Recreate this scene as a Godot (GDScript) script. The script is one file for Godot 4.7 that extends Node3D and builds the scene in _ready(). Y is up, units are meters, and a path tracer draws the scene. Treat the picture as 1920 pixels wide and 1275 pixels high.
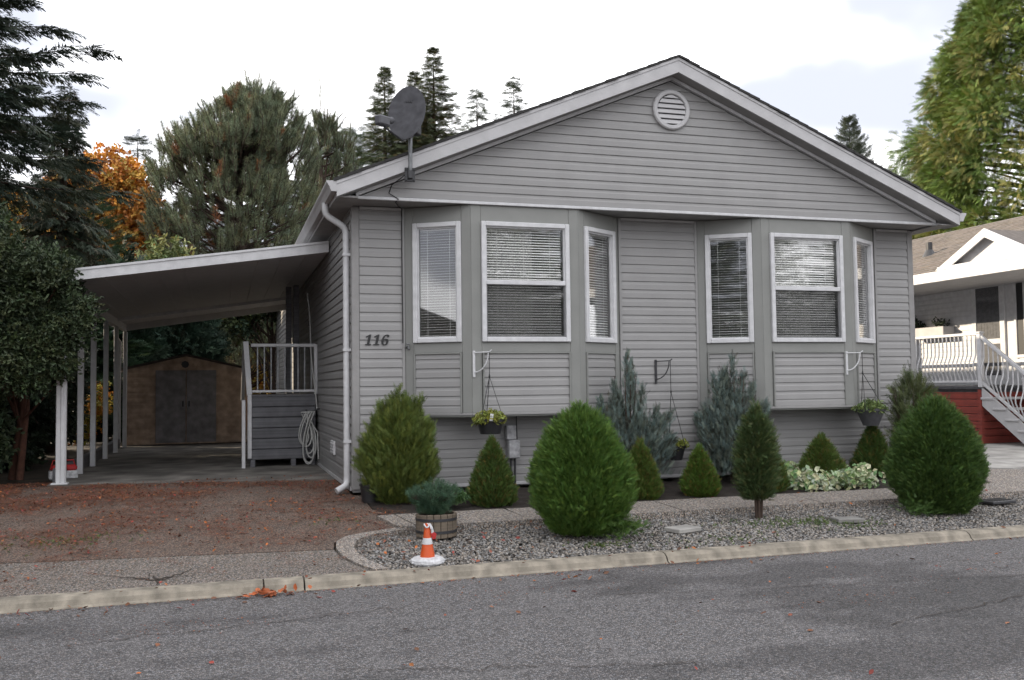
extends Node3D
# A grey clapboard bungalow with two bay windows and a carport, seen from across the street.
# World: x along the house front, y up, z towards the street; the left front corner of the house stands at the origin.

const COURSE := 0.1016
const W := 7.397
const BAY := 0.4
const SOFFIT := 3.13
const SLOPE := 0.42

var M := {}
var taken := {}
var mesh_cache := {}
var rng := RandomNumberGenerator.new()

# ---------------------------------------------------------------- geometry builder
class Geo:
	var v := PackedVector3Array()
	var n := PackedVector3Array()
	var c := PackedColorArray()
	var ix := PackedInt32Array()
	var col := Color(1, 1, 1)
	func put(p: Vector3, nn: Vector3) -> int:
		v.append(p); n.append(nn); c.append(col)
		return v.size() - 1
	func tri(a: Vector3, b: Vector3, d: Vector3):
		var nn := (b - a).cross(d - a).normalized()
		var k := put(a, nn); put(b, nn); put(d, nn)
		ix.append(k); ix.append(k + 2); ix.append(k + 1)
	func quad(a: Vector3, b: Vector3, d: Vector3, e: Vector3):
		var nn := (d - a).cross(e - b).normalized()
		quadn(a, b, d, e, nn, nn, nn, nn)
	func quadn(a: Vector3, b: Vector3, d: Vector3, e: Vector3, na: Vector3, nb: Vector3, nd: Vector3, ne: Vector3):
		var k := put(a, na); put(b, nb); put(d, nd); put(e, ne)
		ix.append_array(PackedInt32Array([k, k + 2, k + 1, k, k + 3, k + 2]))
	func box(cen: Vector3, size: Vector3, bs := Basis()):
		var h := size * 0.5
		for ax in 3:
			for s in [-1.0, 1.0]:
				var u := Vector3.ZERO; var w := Vector3.ZERO; var f := Vector3.ZERO
				f[ax] = h[ax] * s
				u[(ax + 1) % 3] = h[(ax + 1) % 3] * s
				w[(ax + 2) % 3] = h[(ax + 2) % 3]
				quad(cen + bs * (f - u - w), cen + bs * (f + u - w), cen + bs * (f + u + w), cen + bs * (f - u + w))
	# a box with chamfered edges
	func cbox(cen: Vector3, size: Vector3, b: float, bs := Basis()):
		var h := size * 0.5
		var i := h - Vector3(b, b, b)
		for ax in 3:
			var u := (ax + 1) % 3
			var w := (ax + 2) % 3
			for s in [-1.0, 1.0]:
				var f := Vector3.ZERO; var eu := Vector3.ZERO; var ew := Vector3.ZERO
				f[ax] = h[ax] * s; eu[u] = i[u] * s; ew[w] = i[w]
				quad(cen + bs * (f - eu - ew), cen + bs * (f + eu - ew), cen + bs * (f + eu + ew), cen + bs * (f - eu + ew))
				for t in [-1.0, 1.0]:
					# edge between the faces u = s and w = t, running along ax
					var a := Vector3.ZERO; var d := Vector3.ZERO
					a[u] = h[u] * s; a[w] = i[w] * t
					d[u] = i[u] * s; d[w] = h[w] * t
					var l := Vector3.ZERO; l[ax] = i[ax]
					if s * t > 0:
						quad(cen + bs * (a - l), cen + bs * (d - l), cen + bs * (d + l), cen + bs * (a + l))
					else:
						quad(cen + bs * (a + l), cen + bs * (d + l), cen + bs * (d - l), cen + bs * (a - l))
		for sx in [-1.0, 1.0]:
			for sy in [-1.0, 1.0]:
				for sz in [-1.0, 1.0]:
					var p := Vector3(h.x * sx, i.y * sy, i.z * sz)
					var q := Vector3(i.x * sx, h.y * sy, i.z * sz)
					var r := Vector3(i.x * sx, i.y * sy, h.z * sz)
					if sx * sy * sz > 0: tri(cen + bs * p, cen + bs * q, cen + bs * r)
					else: tri(cen + bs * p, cen + bs * r, cen + bs * q)
	# a counter-clockwise outline in the XY plane of xf, from z0 to z1
	func prism(poly: PackedVector2Array, z0: float, z1: float, xf := Transform3D()):
		var t := Geometry2D.triangulate_polygon(poly)
		var m := poly.size()
		for k in range(0, t.size(), 3):
			var a := poly[t[k]]; var b := poly[t[k + 1]]; var d := poly[t[k + 2]]
			if (b - a).cross(d - a) < 0:
				var e := b; b = d; d = e
			tri(xf * Vector3(a.x, a.y, z1), xf * Vector3(b.x, b.y, z1), xf * Vector3(d.x, d.y, z1))
			tri(xf * Vector3(a.x, a.y, z0), xf * Vector3(d.x, d.y, z0), xf * Vector3(b.x, b.y, z0))
		for k in m:
			var a := poly[k]; var b := poly[(k + 1) % m]
			quad(xf * Vector3(a.x, a.y, z0), xf * Vector3(b.x, b.y, z0), xf * Vector3(b.x, b.y, z1), xf * Vector3(a.x, a.y, z1))
	func tube(pts: PackedVector3Array, rad: PackedFloat32Array, sides := 8, caps := true):
		var m := pts.size()
		var up := Vector3(0.13, 0.97, 0.21)
		var rings := []
		for k in m:
			var dir := (pts[mini(k + 1, m - 1)] - pts[maxi(k - 1, 0)]).normalized()
			if absf(dir.dot(up)) > 0.95: up = Vector3(0.9, 0.1, 0.4)
			var a := dir.cross(up).normalized()
			var b := dir.cross(a).normalized()
			up = -b if b.dot(up) < 0 else b
			var ring := []
			for j in sides:
				var th := TAU * j / sides
				ring.append(a * cos(th) + b * sin(th))
			rings.append(ring)
		for k in m - 1:
			var r0 := rad[mini(k, rad.size() - 1)]
			var r1 := rad[mini(k + 1, rad.size() - 1)]
			for j in sides:
				var j2 := (j + 1) % sides
				var a: Vector3 = rings[k][j]; var b: Vector3 = rings[k][j2]
				var d: Vector3 = rings[k + 1][j2]; var e: Vector3 = rings[k + 1][j]
				quadn(pts[k] + a * r0, pts[k] + b * r0, pts[k + 1] + d * r1, pts[k + 1] + e * r1, a, b, d, e)
		if caps:
			for j in sides:
				var j2 := (j + 1) % sides
				tri(pts[0], pts[0] + rings[0][j2] * rad[0], pts[0] + rings[0][j] * rad[0])
				var q := rad[rad.size() - 1]
				tri(pts[m - 1], pts[m - 1] + rings[m - 1][j] * q, pts[m - 1] + rings[m - 1][j2] * q)
	func lathe(prof: PackedVector2Array, sides := 20, xf := Transform3D()):   # (radius, height) from the bottom up
		for k in prof.size() - 1:
			var p := prof[k]; var q := prof[k + 1]
			var sl := Vector2(q.y - p.y, p.x - q.x).normalized()
			for j in sides:
				var t0 := TAU * j / sides; var t1 := TAU * (j + 1) / sides
				var e0 := Vector3(cos(t0), 0, sin(t0)); var e1 := Vector3(cos(t1), 0, sin(t1))
				var n0 := (xf.basis * (e0 * sl.x + Vector3.UP * sl.y)).normalized()
				var n1 := (xf.basis * (e1 * sl.x + Vector3.UP * sl.y)).normalized()
				quadn(xf * (e1 * p.x + Vector3.UP * p.y), xf * (e0 * p.x + Vector3.UP * p.y), xf * (e0 * q.x + Vector3.UP * q.y), xf * (e1 * q.x + Vector3.UP * q.y), n1, n0, n0, n1)
	func mesh() -> ArrayMesh:
		var a := []
		a.resize(Mesh.ARRAY_MAX)
		a[Mesh.ARRAY_VERTEX] = v; a[Mesh.ARRAY_NORMAL] = n; a[Mesh.ARRAY_COLOR] = c; a[Mesh.ARRAY_INDEX] = ix
		var m := ArrayMesh.new()
		m.add_surface_from_arrays(Mesh.PRIMITIVE_TRIANGLES, a)
		return m

# ---------------------------------------------------------------- naming
func numbered(parent: Node, called: String) -> String:
	var k := str(parent.get_instance_id()) + called
	taken[k] = taken.get(k, -1) + 1
	return called if taken[k] == 0 else called + "_%03d" % taken[k]

func tag(o: Node, label: String, category: String, group := "", kind := ""):
	if label: o.set_meta("label", label)
	if category: o.set_meta("category", category)
	if group: o.set_meta("group", group)
	if kind: o.set_meta("kind", kind)
	return o

func thing(called: String, label: String, category: String, at := Vector3.ZERO, turn := 0.0, group := "") -> Node3D:
	var o := Node3D.new()
	o.name = numbered(self, called)
	add_child(o, true)
	o.position = at; o.rotation.y = turn
	return tag(o, label, category, group)

func node(called: String, parent: Node, xf := Transform3D()) -> Node3D:
	var o := Node3D.new()
	o.name = numbered(parent, called)
	parent.add_child(o, true)
	o.transform = xf
	return o

func part(called: String, g, mat: Material, parent: Node = self, xf := Transform3D()) -> MeshInstance3D:
	var o := MeshInstance3D.new()
	o.name = numbered(parent, called)
	o.mesh = g.mesh() if g is Geo else g
	o.material_override = mat
	parent.add_child(o, true)
	o.transform = xf
	return o

func structure(called: String, g, mat: Material) -> MeshInstance3D:
	var o := part(called, g, mat, self)
	o.set_meta("kind", "structure")
	return o

func scatter(called: String, mesh: Mesh, mat: Material, xfs: Array, cols: Array, parent: Node = self) -> MultiMeshInstance3D:
	var mm := MultiMesh.new()
	mm.transform_format = MultiMesh.TRANSFORM_3D
	mm.use_colors = true
	mm.mesh = mesh
	mm.instance_count = xfs.size()
	for k in xfs.size():
		mm.set_instance_transform(k, xfs[k])
		mm.set_instance_color(k, cols[k])
	var o := MultiMeshInstance3D.new()
	o.name = numbered(parent, called)
	o.multimesh = mm
	o.material_override = mat
	o.set_meta("kind", "stuff")
	parent.add_child(o, true)
	return o

func frame(o: Vector3, dirx: Vector3) -> Transform3D:   # x along dirx, y up, z outwards
	return Transform3D(Basis(dirx, Vector3.UP, dirx.cross(Vector3.UP)), o)

func bar(a: Vector3, b: Vector3, w: float, d: float, ch := 0.0, side := Vector3.ZERO) -> Geo:   # a straight member from a to b
	var g := Geo.new()
	var y := (b - a).normalized()
	var z := side if side != Vector3.ZERO else (Vector3.BACK if absf(y.z) < 0.9 else Vector3.RIGHT)
	var x := y.cross(z).normalized()
	z = x.cross(y)
	if ch > 0: g.cbox((a + b) * 0.5, Vector3(w, (b - a).length(), d), ch, Basis(x, y, z))
	else: g.box((a + b) * 0.5, Vector3(w, (b - a).length(), d), Basis(x, y, z))
	return g

# ---------------------------------------------------------------- materials
func lin(r: float, g: float, b: float) -> Color:
	return Color(r, g, b).linear_to_srgb()

# grain: fine speckle, coarse blotches; mean about 0.8 so that it multiplies a base colour
func grain(seed_: int, size: int, fine: float, coarse: float, cells := 6, lines := 0.0) -> ImageTexture:
	var nz := FastNoiseLite.new()
	nz.seed = seed_
	nz.noise_type = FastNoiseLite.TYPE_SIMPLEX_SMOOTH
	nz.frequency = 1.0 / size * cells
	nz.fractal_octaves = 5
	var big := nz.get_seamless_image(size, size)
	big.convert(Image.FORMAT_L8)
	var src := big.get_data()
	var r := RandomNumberGenerator.new()
	r.seed = seed_
	var out := PackedByteArray()
	out.resize(size * size)
	var rowv := 0.0
	for y in size:
		rowv = rowv * 0.6 + r.randfn(0, lines) if lines > 0.0 else 0.0
		for x in size:
			var k := y * size + x
			var q := 0.80 + coarse * (src[k] / 255.0 - 0.5) * 2.0 + fine * (r.randf() + r.randf() - 1.0) + rowv
			out[k] = clampi(int(q * 255.0), 0, 255)
	var im := Image.create_from_data(size, size, false, Image.FORMAT_L8, out)
	im.convert(Image.FORMAT_RGB8)
	return ImageTexture.create_from_image(im)

# stones: cells of random tone with dark joints, for aggregate and asphalt (value and relief)
func stones(seed_: int, size: int, cells: float, lo: float, hi: float, warm: float) -> Array:
	var a := FastNoiseLite.new()
	a.seed = seed_; a.noise_type = FastNoiseLite.TYPE_CELLULAR; a.frequency = cells / size
	a.fractal_type = FastNoiseLite.FRACTAL_NONE
	a.cellular_return_type = FastNoiseLite.RETURN_CELL_VALUE
	var val := a.get_seamless_image(size, size, false, false, 0.1, false)
	a.cellular_return_type = FastNoiseLite.RETURN_DISTANCE2_SUB
	var dis := a.get_seamless_image(size, size, false, false, 0.1, true)
	val.convert(Image.FORMAT_L8); dis.convert(Image.FORMAT_L8)
	var p := val.get_data(); var q := dis.get_data()
	var n := size * size
	var rgb := PackedByteArray(); rgb.resize(n * 3)
	var hh := PackedByteArray(); hh.resize(n)
	for k in n:
		var e := clampf(q[k] / 90.0, 0.0, 1.0)
		var h := float((p[k] * 37) % 101) / 100.0
		var t := lo + (hi - lo) * (p[k] / 255.0)
		t *= 0.55 + 0.45 * e
		rgb[k * 3] = clampi(int(255.0 * t * (1.0 + warm * (h - 0.35))), 0, 255)
		rgb[k * 3 + 1] = clampi(int(255.0 * t), 0, 255)
		rgb[k * 3 + 2] = clampi(int(255.0 * t * (1.0 - warm * (h - 0.45))), 0, 255)
		hh[k] = clampi(int(255.0 * sqrt(e)), 0, 255)
	var im := Image.create_from_data(size, size, false, Image.FORMAT_RGB8, rgb)
	var hm := Image.create_from_data(size, size, false, Image.FORMAT_L8, hh)
	hm.convert(Image.FORMAT_RGB8)
	return [ImageTexture.create_from_image(im), ImageTexture.create_from_image(hm)]

func mat(base: Color, rough := 0.7, tex: Texture2D = null, scale := 1.0, vc := true) -> StandardMaterial3D:
	var m := StandardMaterial3D.new()
	m.albedo_color = base
	m.roughness = rough
	m.vertex_color_use_as_albedo = vc
	if tex:
		m.albedo_texture = tex
		m.uv1_triplanar = true
		m.uv1_world_triplanar = true
		m.uv1_scale = Vector3.ONE * scale
	return m

func relief(m: StandardMaterial3D, tex: Texture2D, cm: float):
	m.heightmap_enabled = true
	m.heightmap_texture = tex
	m.heightmap_scale = cm
	return m

func leafy(base: Color, back := 0.35, rough := 0.65) -> StandardMaterial3D:
	var m := mat(base, rough)
	m.backlight_enabled = true
	m.backlight = Color(back, back, back * 0.6)
	m.cull_mode = BaseMaterial3D.CULL_DISABLED
	return m

func make_materials():
	var fine := grain(3, 512, 0.05, 0.05, 5)
	var dirty := grain(4, 512, 0.04, 0.16, 5)
	var rough_g := grain(5, 512, 0.16, 0.12, 6)
	var wood := grain(6, 512, 0.05, 0.08, 4, 0.03)
	M.siding = mat(lin(0.415, 0.408, 0.404), 0.5, grain(11, 512, 0.015, 0.022, 4), 0.5)
	M.trim = mat(lin(0.345, 0.35, 0.332), 0.6, grain(13, 512, 0.015, 0.03, 4), 0.5)
	M.side_siding = M.siding
	M.fascia = mat(lin(0.70, 0.69, 0.70), 0.6, grain(12, 512, 0.03, 0.03, 5), 0.8)
	M.soffit = mat(lin(0.40, 0.39, 0.385), 0.65, fine, 0.8)
	M.white = mat(lin(0.88, 0.88, 0.9), 0.45, fine, 1.3)
	M.post_white = mat(lin(0.88, 0.88, 0.9), 0.5, fine, 0.9)
	M.shingle = mat(lin(0.05, 0.048, 0.047), 0.9, rough_g, 2.0)
	M.brown_shingle = mat(lin(0.19, 0.16, 0.14), 0.9, rough_g, 1.5)
	M.black = mat(lin(0.012, 0.012, 0.013), 0.55)
	M.dark_metal = mat(lin(0.05, 0.05, 0.055), 0.5, fine, 2.0)
	M.dish = mat(lin(0.13, 0.13, 0.145), 0.6, dirty, 2.0)
	M.galv = mat(lin(0.3, 0.31, 0.32), 0.45, dirty, 2.0)
	M.galv.metallic = 0.6
	M.screen = mat(Color(0.02, 0.022, 0.025, 0.42), 0.8, null, 1.0, false)
	M.screen.transparency = BaseMaterial3D.TRANSPARENCY_ALPHA
	M.glass = mat(Color(0.3, 0.34, 0.34, 0.02), 0.02, null, 1.0, false)
	M.glass.transparency = BaseMaterial3D.TRANSPARENCY_ALPHA
	M.glass.metallic_specular = 1.0
	M.blind = mat(lin(0.82, 0.82, 0.80), 0.5)
	M.curtain = mat(lin(0.5, 0.5, 0.48), 0.9)
	M.interior = mat(lin(0.35, 0.33, 0.3), 0.9)
	M.concrete = mat(lin(0.30, 0.29, 0.27), 0.9, grain(21, 1024, 0.14, 0.16, 6), 0.6)
	relief(M.concrete, M.concrete.albedo_texture, 0.2)
	M.slab = mat(lin(0.22, 0.205, 0.185), 0.9, grain(22, 512, 0.08, 0.25, 4), 0.35)
	M.pale_concrete = mat(lin(0.5, 0.48, 0.45), 0.9, dirty, 0.4)
	M.kerb = mat(lin(0.34, 0.30, 0.24), 0.9, grain(23, 1024, 0.14, 0.22, 8), 0.7)
	relief(M.kerb, M.kerb.albedo_texture, 0.3)
	var ag := stones(31, 1024, 80.0, 0.42, 0.95, 0.12)
	M.aggregate = mat(lin(0.47, 0.42, 0.37), 0.9, ag[0], 1.25)
	M.stained_aggregate = mat(lin(0.36, 0.27, 0.215), 0.9, ag[0], 1.25)
	relief(M.stained_aggregate, ag[1], 0.3)
	relief(M.aggregate, ag[1], 0.35)
	M.path = mat(lin(0.72, 0.66, 0.59), 0.9, ag[0], 1.25)
	relief(M.path, ag[1], 0.3)
	var asph := stones(32, 1024, 110.0, 0.55, 0.95, 0.05)
	M.asphalt = mat(lin(0.30, 0.288, 0.29), 0.92, asph[0], 0.8)
	relief(M.asphalt, asph[1], 0.35)
	M.pebble = mat(lin(0.27, 0.255, 0.24), 0.8, rough_g, 4.0)
	M.gravel_bed = mat(lin(0.12, 0.11, 0.10), 0.95, ag[0], 0.8)
	M.soil = mat(lin(0.035, 0.026, 0.02), 1.0, rough_g, 1.2)
	relief(M.soil, rough_g, 2.0)
	M.ground = mat(lin(0.06, 0.045, 0.03), 1.0, grain(24, 512, 0.2, 0.3, 6), 0.3)
	M.crack = mat(lin(0.035, 0.026, 0.02), 1.0)
	M.litter = mat(lin(1, 1, 1), 0.85)
	M.wood = mat(lin(0.22, 0.175, 0.13), 0.8, wood, 1.5)
	M.deck_grey = mat(lin(0.17, 0.17, 0.185), 0.7, wood, 1.0)
	M.fence_wood = mat(lin(0.42, 0.2, 0.09), 0.8, wood, 1.0)
	M.shed = mat(lin(0.60, 0.44, 0.33), 0.7, dirty, 0.8)
	M.shed_door = mat(lin(0.27, 0.255, 0.265), 0.6, dirty, 0.8)
	M.shed_roof = mat(lin(0.05, 0.035, 0.03), 0.9, rough_g, 1.0)
	M.red_wood = mat(lin(0.29, 0.045, 0.03), 0.7, wood, 0.9)
	M.red = mat(lin(0.6, 0.03, 0.03), 0.5, fine, 2.0)
	M.orange = mat(lin(0.85, 0.12, 0.02), 0.5, fine, 3.0)
	M.cone_white = mat(lin(0.82, 0.82, 0.84), 0.6, dirty, 4.0)
	M.bark = mat(lin(0.09, 0.06, 0.045), 0.95, rough_g, 2.0)
	M.red_bark = mat(lin(0.16, 0.07, 0.045), 0.95, rough_g, 2.0)
	M.hose = mat(lin(0.62, 0.62, 0.60), 0.5, fine, 2.0)
	M.meter = mat(lin(0.55, 0.55, 0.57), 0.5, dirty, 2.0)
	M.plastic_black = mat(lin(0.02, 0.02, 0.022), 0.45)
	M.planter_grey = mat(lin(0.09, 0.09, 0.1), 0.6, dirty, 2.0)
	M.dark_leaf = leafy(Color(1, 1, 1), 0.25, 0.62)
	M.leaf = leafy(Color(1, 1, 1), 0.4)
	M.needle = leafy(Color(1, 1, 1), 0.3, 0.7)

# ---------------------------------------------------------------- foliage pieces (unit length along +y)
func blade(g: Geo, a: Vector3, b: Vector3, w: float, nrm := Vector3.BACK):
	var d := (b - a)
	var s := d.cross(nrm).normalized() * w * 0.5
	var m := a.lerp(b, 0.45)
	g.quad(a, m + s, b, m - s)

func thuja_spray() -> Mesh:
	var g := Geo.new()
	var r := RandomNumberGenerator.new(); r.seed = 71
	blade(g, Vector3.ZERO, Vector3(0, 1, 0.06), 0.04)
	for k in 9:
		var t := 0.12 + 0.092 * k
		for s in [-1.0, 1.0]:
			var b := Vector3(0, t, 0.06 * t * t)
			var l := 0.42 * (1.0 - 0.62 * t) * r.randf_range(0.75, 1.15)
			var ang: float = r.randf_range(0.35, 0.65)
			var tip := b + Vector3(s * sin(ang), cos(ang), r.randf_range(-0.3, 0.3)) * l
			blade(g, b, tip, 0.030, Vector3(r.randf_range(-0.5, 0.5), 0, 1))
			if k < 6:
				var mid := b.lerp(tip, 0.5)
				blade(g, mid, mid + Vector3(s * sin(ang + 0.5), cos(ang + 0.5), r.randf_range(-0.3, 0.3)) * l * 0.45, 0.026)
	return g.mesh()

func fir_spray() -> Mesh:
	var g := Geo.new()
	var r := RandomNumberGenerator.new(); r.seed = 72
	g.tube(PackedVector3Array([Vector3.ZERO, Vector3(0, 1, -0.05)]), PackedFloat32Array([0.012, 0.004]), 3, false)
	for k in 8:
		var t := 0.08 + 0.105 * k
		for s in [-1.0, 1.0]:
			var b := Vector3(0, t, -0.05 * t)
			var l := 0.5 * (1.0 - 0.75 * t)
			var d := Vector3(s * 0.75, 0.66, r.randf_range(-0.35, 0.1)).normalized()
			var nn := 5
			for j in nn:
				var q := b + d * l * (j + 0.5) / nn
				for e in [-1.0, 1.0]:
					var side: Vector3 = Vector3(-d.y, d.x, 0) * e
					var tip: Vector3 = q + (d * 0.7 + side * 0.75 + Vector3(0, 0, r.randf_range(-0.5, 0.5))).normalized() * 0.1
					blade(g, q, tip, 0.03, Vector3(r.randf_range(-0.6, 0.6), r.randf_range(-0.6, 0.6), 1))
	for j in 6:
		blade(g, Vector3(0, 0.9, -0.05), Vector3(r.randf_range(-0.09, 0.09), 1.06, r.randf_range(-0.09, 0.05)), 0.03)
	return g.mesh()

func cedar_spray() -> Mesh:   # flat, hanging, lacy
	var g := Geo.new()
	var r := RandomNumberGenerator.new(); r.seed = 73
	for k in 12:
		var t := 0.05 + 0.08 * k
		for s in [-1.0, 1.0]:
			var b := Vector3(0, t, -0.25 * t * t)
			var l := 0.55 * (1.0 - 0.7 * t) * r.randf_range(0.7, 1.2)
			var d := Vector3(s * r.randf_range(0.45, 0.8), 0.7, r.randf_range(-0.6, -0.05)).normalized()
			blade(g, b, b + d * l, 0.06, Vector3(r.randf_range(-0.4, 0.4), 0, 1))
			for j in 3:
				var q := b + d * l * (0.25 + 0.25 * j)
				blade(g, q, q + (d + Vector3(s * r.randf_range(-0.9, 0.9), 0.2, r.randf_range(-0.6, 0.1))).normalized() * l * 0.36, 0.05, Vector3(r.randf_range(-0.6, 0.6), 0, 1))
	return g.mesh()

func pine_tuft() -> Mesh:
	var g := Geo.new()
	var r := RandomNumberGenerator.new(); r.seed = 74
	for k in 46:
		var t := r.randf_range(0.0, 0.6)
		var az := r.randf() * TAU
		var el := r.randf_range(0.25, 1.1)
		var d := Vector3(cos(az) * cos(el), sin(el), sin(az) * cos(el))
		var b := Vector3(0, t, 0)
		blade(g, b, b + d * r.randf_range(0.4, 0.55), 0.026, d.cross(Vector3(r.randf() - 0.5, r.randf() - 0.5, r.randf() - 0.5)))
	return g.mesh()

func leaf_clump(n: int, seed_: int, size: float, width := 0.5, spread := 0.5) -> Mesh:
	var g := Geo.new()
	var r := RandomNumberGenerator.new(); r.seed = seed_
	for k in n:
		var p := Vector3(r.randfn(0, spread * 0.5), r.randfn(0.3, spread * 0.5), r.randfn(0, spread * 0.5))
		var d := Vector3(r.randfn(0, 1), r.randfn(0.0, 1), r.randfn(0, 1)).normalized()
		var nn := Vector3(r.randfn(0, 0.7), r.randfn(0.8, 0.6), r.randfn(0.3, 0.7)).normalized()
		var s := d.cross(nn).normalized() * size * width * 0.5
		var u := s.cross(d).normalized() * size * 0.1
		var a := p; var b := p + d * size
		var m := a.lerp(b, 0.45)
		var m2 := a.lerp(b, 0.8)
		g.tri(a, m + s + u, m - u); g.tri(m + s + u, m2 + s * 0.6 + u, m - u); g.tri(m2 + s * 0.6 + u, b, m - u)
		g.tri(a, m - u, m - s + u); g.tri(m - u, m2 - s * 0.6 + u, m - s + u); g.tri(m - u, b, m2 - s * 0.6 + u)
	return g.mesh()

func aim(p: Vector3, dir: Vector3, face: Vector3, s: float) -> Transform3D:   # y along dir, z near face
	var y := dir.normalized()
	var x := y.cross(face)
	if x.length() < 0.01: x = y.cross(Vector3(0.3, 0.2, 0.9))
	x = x.normalized()
	return Transform3D(Basis(x * s, y * s, x.cross(y) * s), p)

func tint(base: Color, r: RandomNumberGenerator, v := 0.3, hue := 0.12) -> Color:
	var k := 1.0 + r.randf_range(-v, v)
	var h := r.randf_range(-hue, hue)
	return Color(base.r * k * (1.0 + h), base.g * k, base.b * k * (1.0 - h))

# a clipped or naturally dense evergreen: sprays over and under the surface of a turned outline
func dense_shrub(o: Node3D, h: float, prof: Curve, radius: float, n: int, mesh: Mesh, size: float, base: Color, seed_: int, up: float, lump := 0.1, y0 := 0.0, shell := 0.6, second := Color(0, 0, 0, 0), share := 0.0, m: Material = null):
	var r := RandomNumberGenerator.new(); r.seed = seed_
	var nz := FastNoiseLite.new(); nz.seed = seed_; nz.frequency = 1.0
	var xf := []; var cs := []
	while xf.size() < n:
		var t := r.randf()
		var pr := prof.sample(t)
		if r.randf() > pr * 0.85 + 0.15: continue
		var az := r.randf() * TAU
		var e := Vector3(cos(az), 0, sin(az))
		var lumpy := 1.0 + lump * 2.0 * nz.get_noise_3d(e.x * 1.6, t * 3.0, e.z * 1.6)
		var q := sqrt(r.randf_range(shell * shell, 1.0))
		var rad := pr * radius * lumpy * q
		var p := e * rad + Vector3.UP * (y0 + t * h * (1.0 + 0.04 * r.randfn()) - size * 0.35)
		var d := (e * (1.0 - up) + Vector3.UP * up + Vector3(r.randfn(0, 0.2), r.randfn(0, 0.2), r.randfn(0, 0.2))).normalized()
		if t > 0.9: d = (d + Vector3.UP).normalized()
		xf.append(aim(p, d, Vector3(r.randfn(), r.randfn(), r.randfn()), size * r.randf_range(0.7, 1.3)))
		var b := second if r.randf() < share else base
		cs.append(tint(b, r))
	scatter("foliage", mesh, m if m else M.needle, xf, cs, o)

func curve(pts: Array) -> Curve:
	var c := Curve.new()
	for p in pts: c.add_point(Vector2(p[0], p[1]), 0, 0, Curve.TANGENT_LINEAR, Curve.TANGENT_LINEAR)
	return c

# a conifer with whorls of branches; sprays along each branch
func conifer(o: Node3D, h: float, radius: float, crown0: float, layers: int, per: int, mesh: Mesh, size: float, base: Color, seed_: int, droop := 0.25, power := 0.8, step := 0.5, ragged := 0.25, second := Color(0, 0, 0, 0), share := 0.0, upturn := 0.0, arc := []):
	var r := RandomNumberGenerator.new(); r.seed = seed_
	var wood := Geo.new()
	wood.tube(PackedVector3Array([Vector3.ZERO, Vector3(0, h * 0.5, 0), Vector3(0, h * 0.97, 0)]), PackedFloat32Array([h * 0.018 + 0.02, h * 0.011 + 0.01, 0.01]), 8, false)
	var xf := []; var cs := []
	for k in layers:
		var t := (k + r.randf_range(-0.3, 0.3)) / layers
		t = clampf(t, 0.0, 0.985)
		var y := crown0 + (h - crown0) * t
		var ss := size * lerpf(0.42, 1.0, sqrt(1.0 - t))
		var reach := radius * pow(1.0 - t, power) + 0.1 * ss
		var a0 := r.randf() * TAU
		for b in per:
			var az := a0 + TAU * (b + r.randf_range(-0.35, 0.35)) / per
			if arc.size() and absf(angle_difference(az, arc[0])) > arc[1]: continue
			var yj := (h - crown0) / layers * r.randf_range(-0.6, 0.6)
			var l := reach * (1.0 + r.randf_range(-ragged, ragged) - (ragged if r.randf() < 0.12 else 0.0))
			var e := Vector3(cos(az), 0, sin(az))
			var rise := 0.35 * t - droop * (1.0 - t) * 0.6
			var pts := PackedVector3Array()
			for j in 5:
				var s := j / 4.0
				pts.append(Vector3(0, minf(y + yj, h * 0.985), 0) + e * l * s + Vector3.UP * l * (rise * s - droop * s * s * 0.5 + upturn * s * s * s))
			if l > 0.6: wood.tube(pts, PackedFloat32Array([0.012 * l + 0.008, 0.008 * l + 0.005, 0.006 * l + 0.003, 0.004 * l, 0.003]), 3, false)
			var cnt := maxi(2, int(l / (ss * step)))
			for j in cnt:
				var s := 0.12 + 0.9 * (j + r.randf()) / cnt
				s = minf(s, 1.0)
				var seg := minf(s * 4.0, 3.999)
				var p := pts[int(seg)].lerp(pts[int(seg) + 1], seg - int(seg))
				var along := (pts[int(seg) + 1] - pts[int(seg)]).normalized()
				for side in [-1.0, 1.0]:
					var out: Vector3 = along.cross(Vector3.UP) * side
					var d: Vector3 = (along * r.randf_range(0.5, 1.0) + out * r.randf_range(0.25, 0.9) * (1.15 - s * 0.8) + Vector3.DOWN * droop * r.randf_range(0.0, 1.4) + Vector3.UP * upturn * 0.5).normalized()
					xf.append(aim(p + Vector3(0, r.randfn(0, 0.06) * ss, 0), d, Vector3.UP + Vector3(r.randfn(0, 0.4), 0, r.randfn(0, 0.4)), ss * r.randf_range(0.7, 1.25) * (1.0 - 0.3 * s)))
					cs.append(tint(second if r.randf() < share else base, r))
			xf.append(aim(pts[4] - (pts[4] - pts[3]).normalized() * ss * 0.4, pts[4] - pts[3], Vector3.UP, ss * 0.8))
			cs.append(tint(base, r))
	for k in 4:
		xf.append(aim(Vector3(0, h - size * 0.22 * (k + 1), 0), Vector3(r.randfn(0, 0.2), 1, r.randfn(0, 0.2)), Vector3(r.randfn(), 0, r.randfn()), size * 0.3))
		cs.append(tint(base, r))
	part("trunk", wood, M.bark, o)
	scatter("crown", mesh, M.needle, xf, cs, o)

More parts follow.
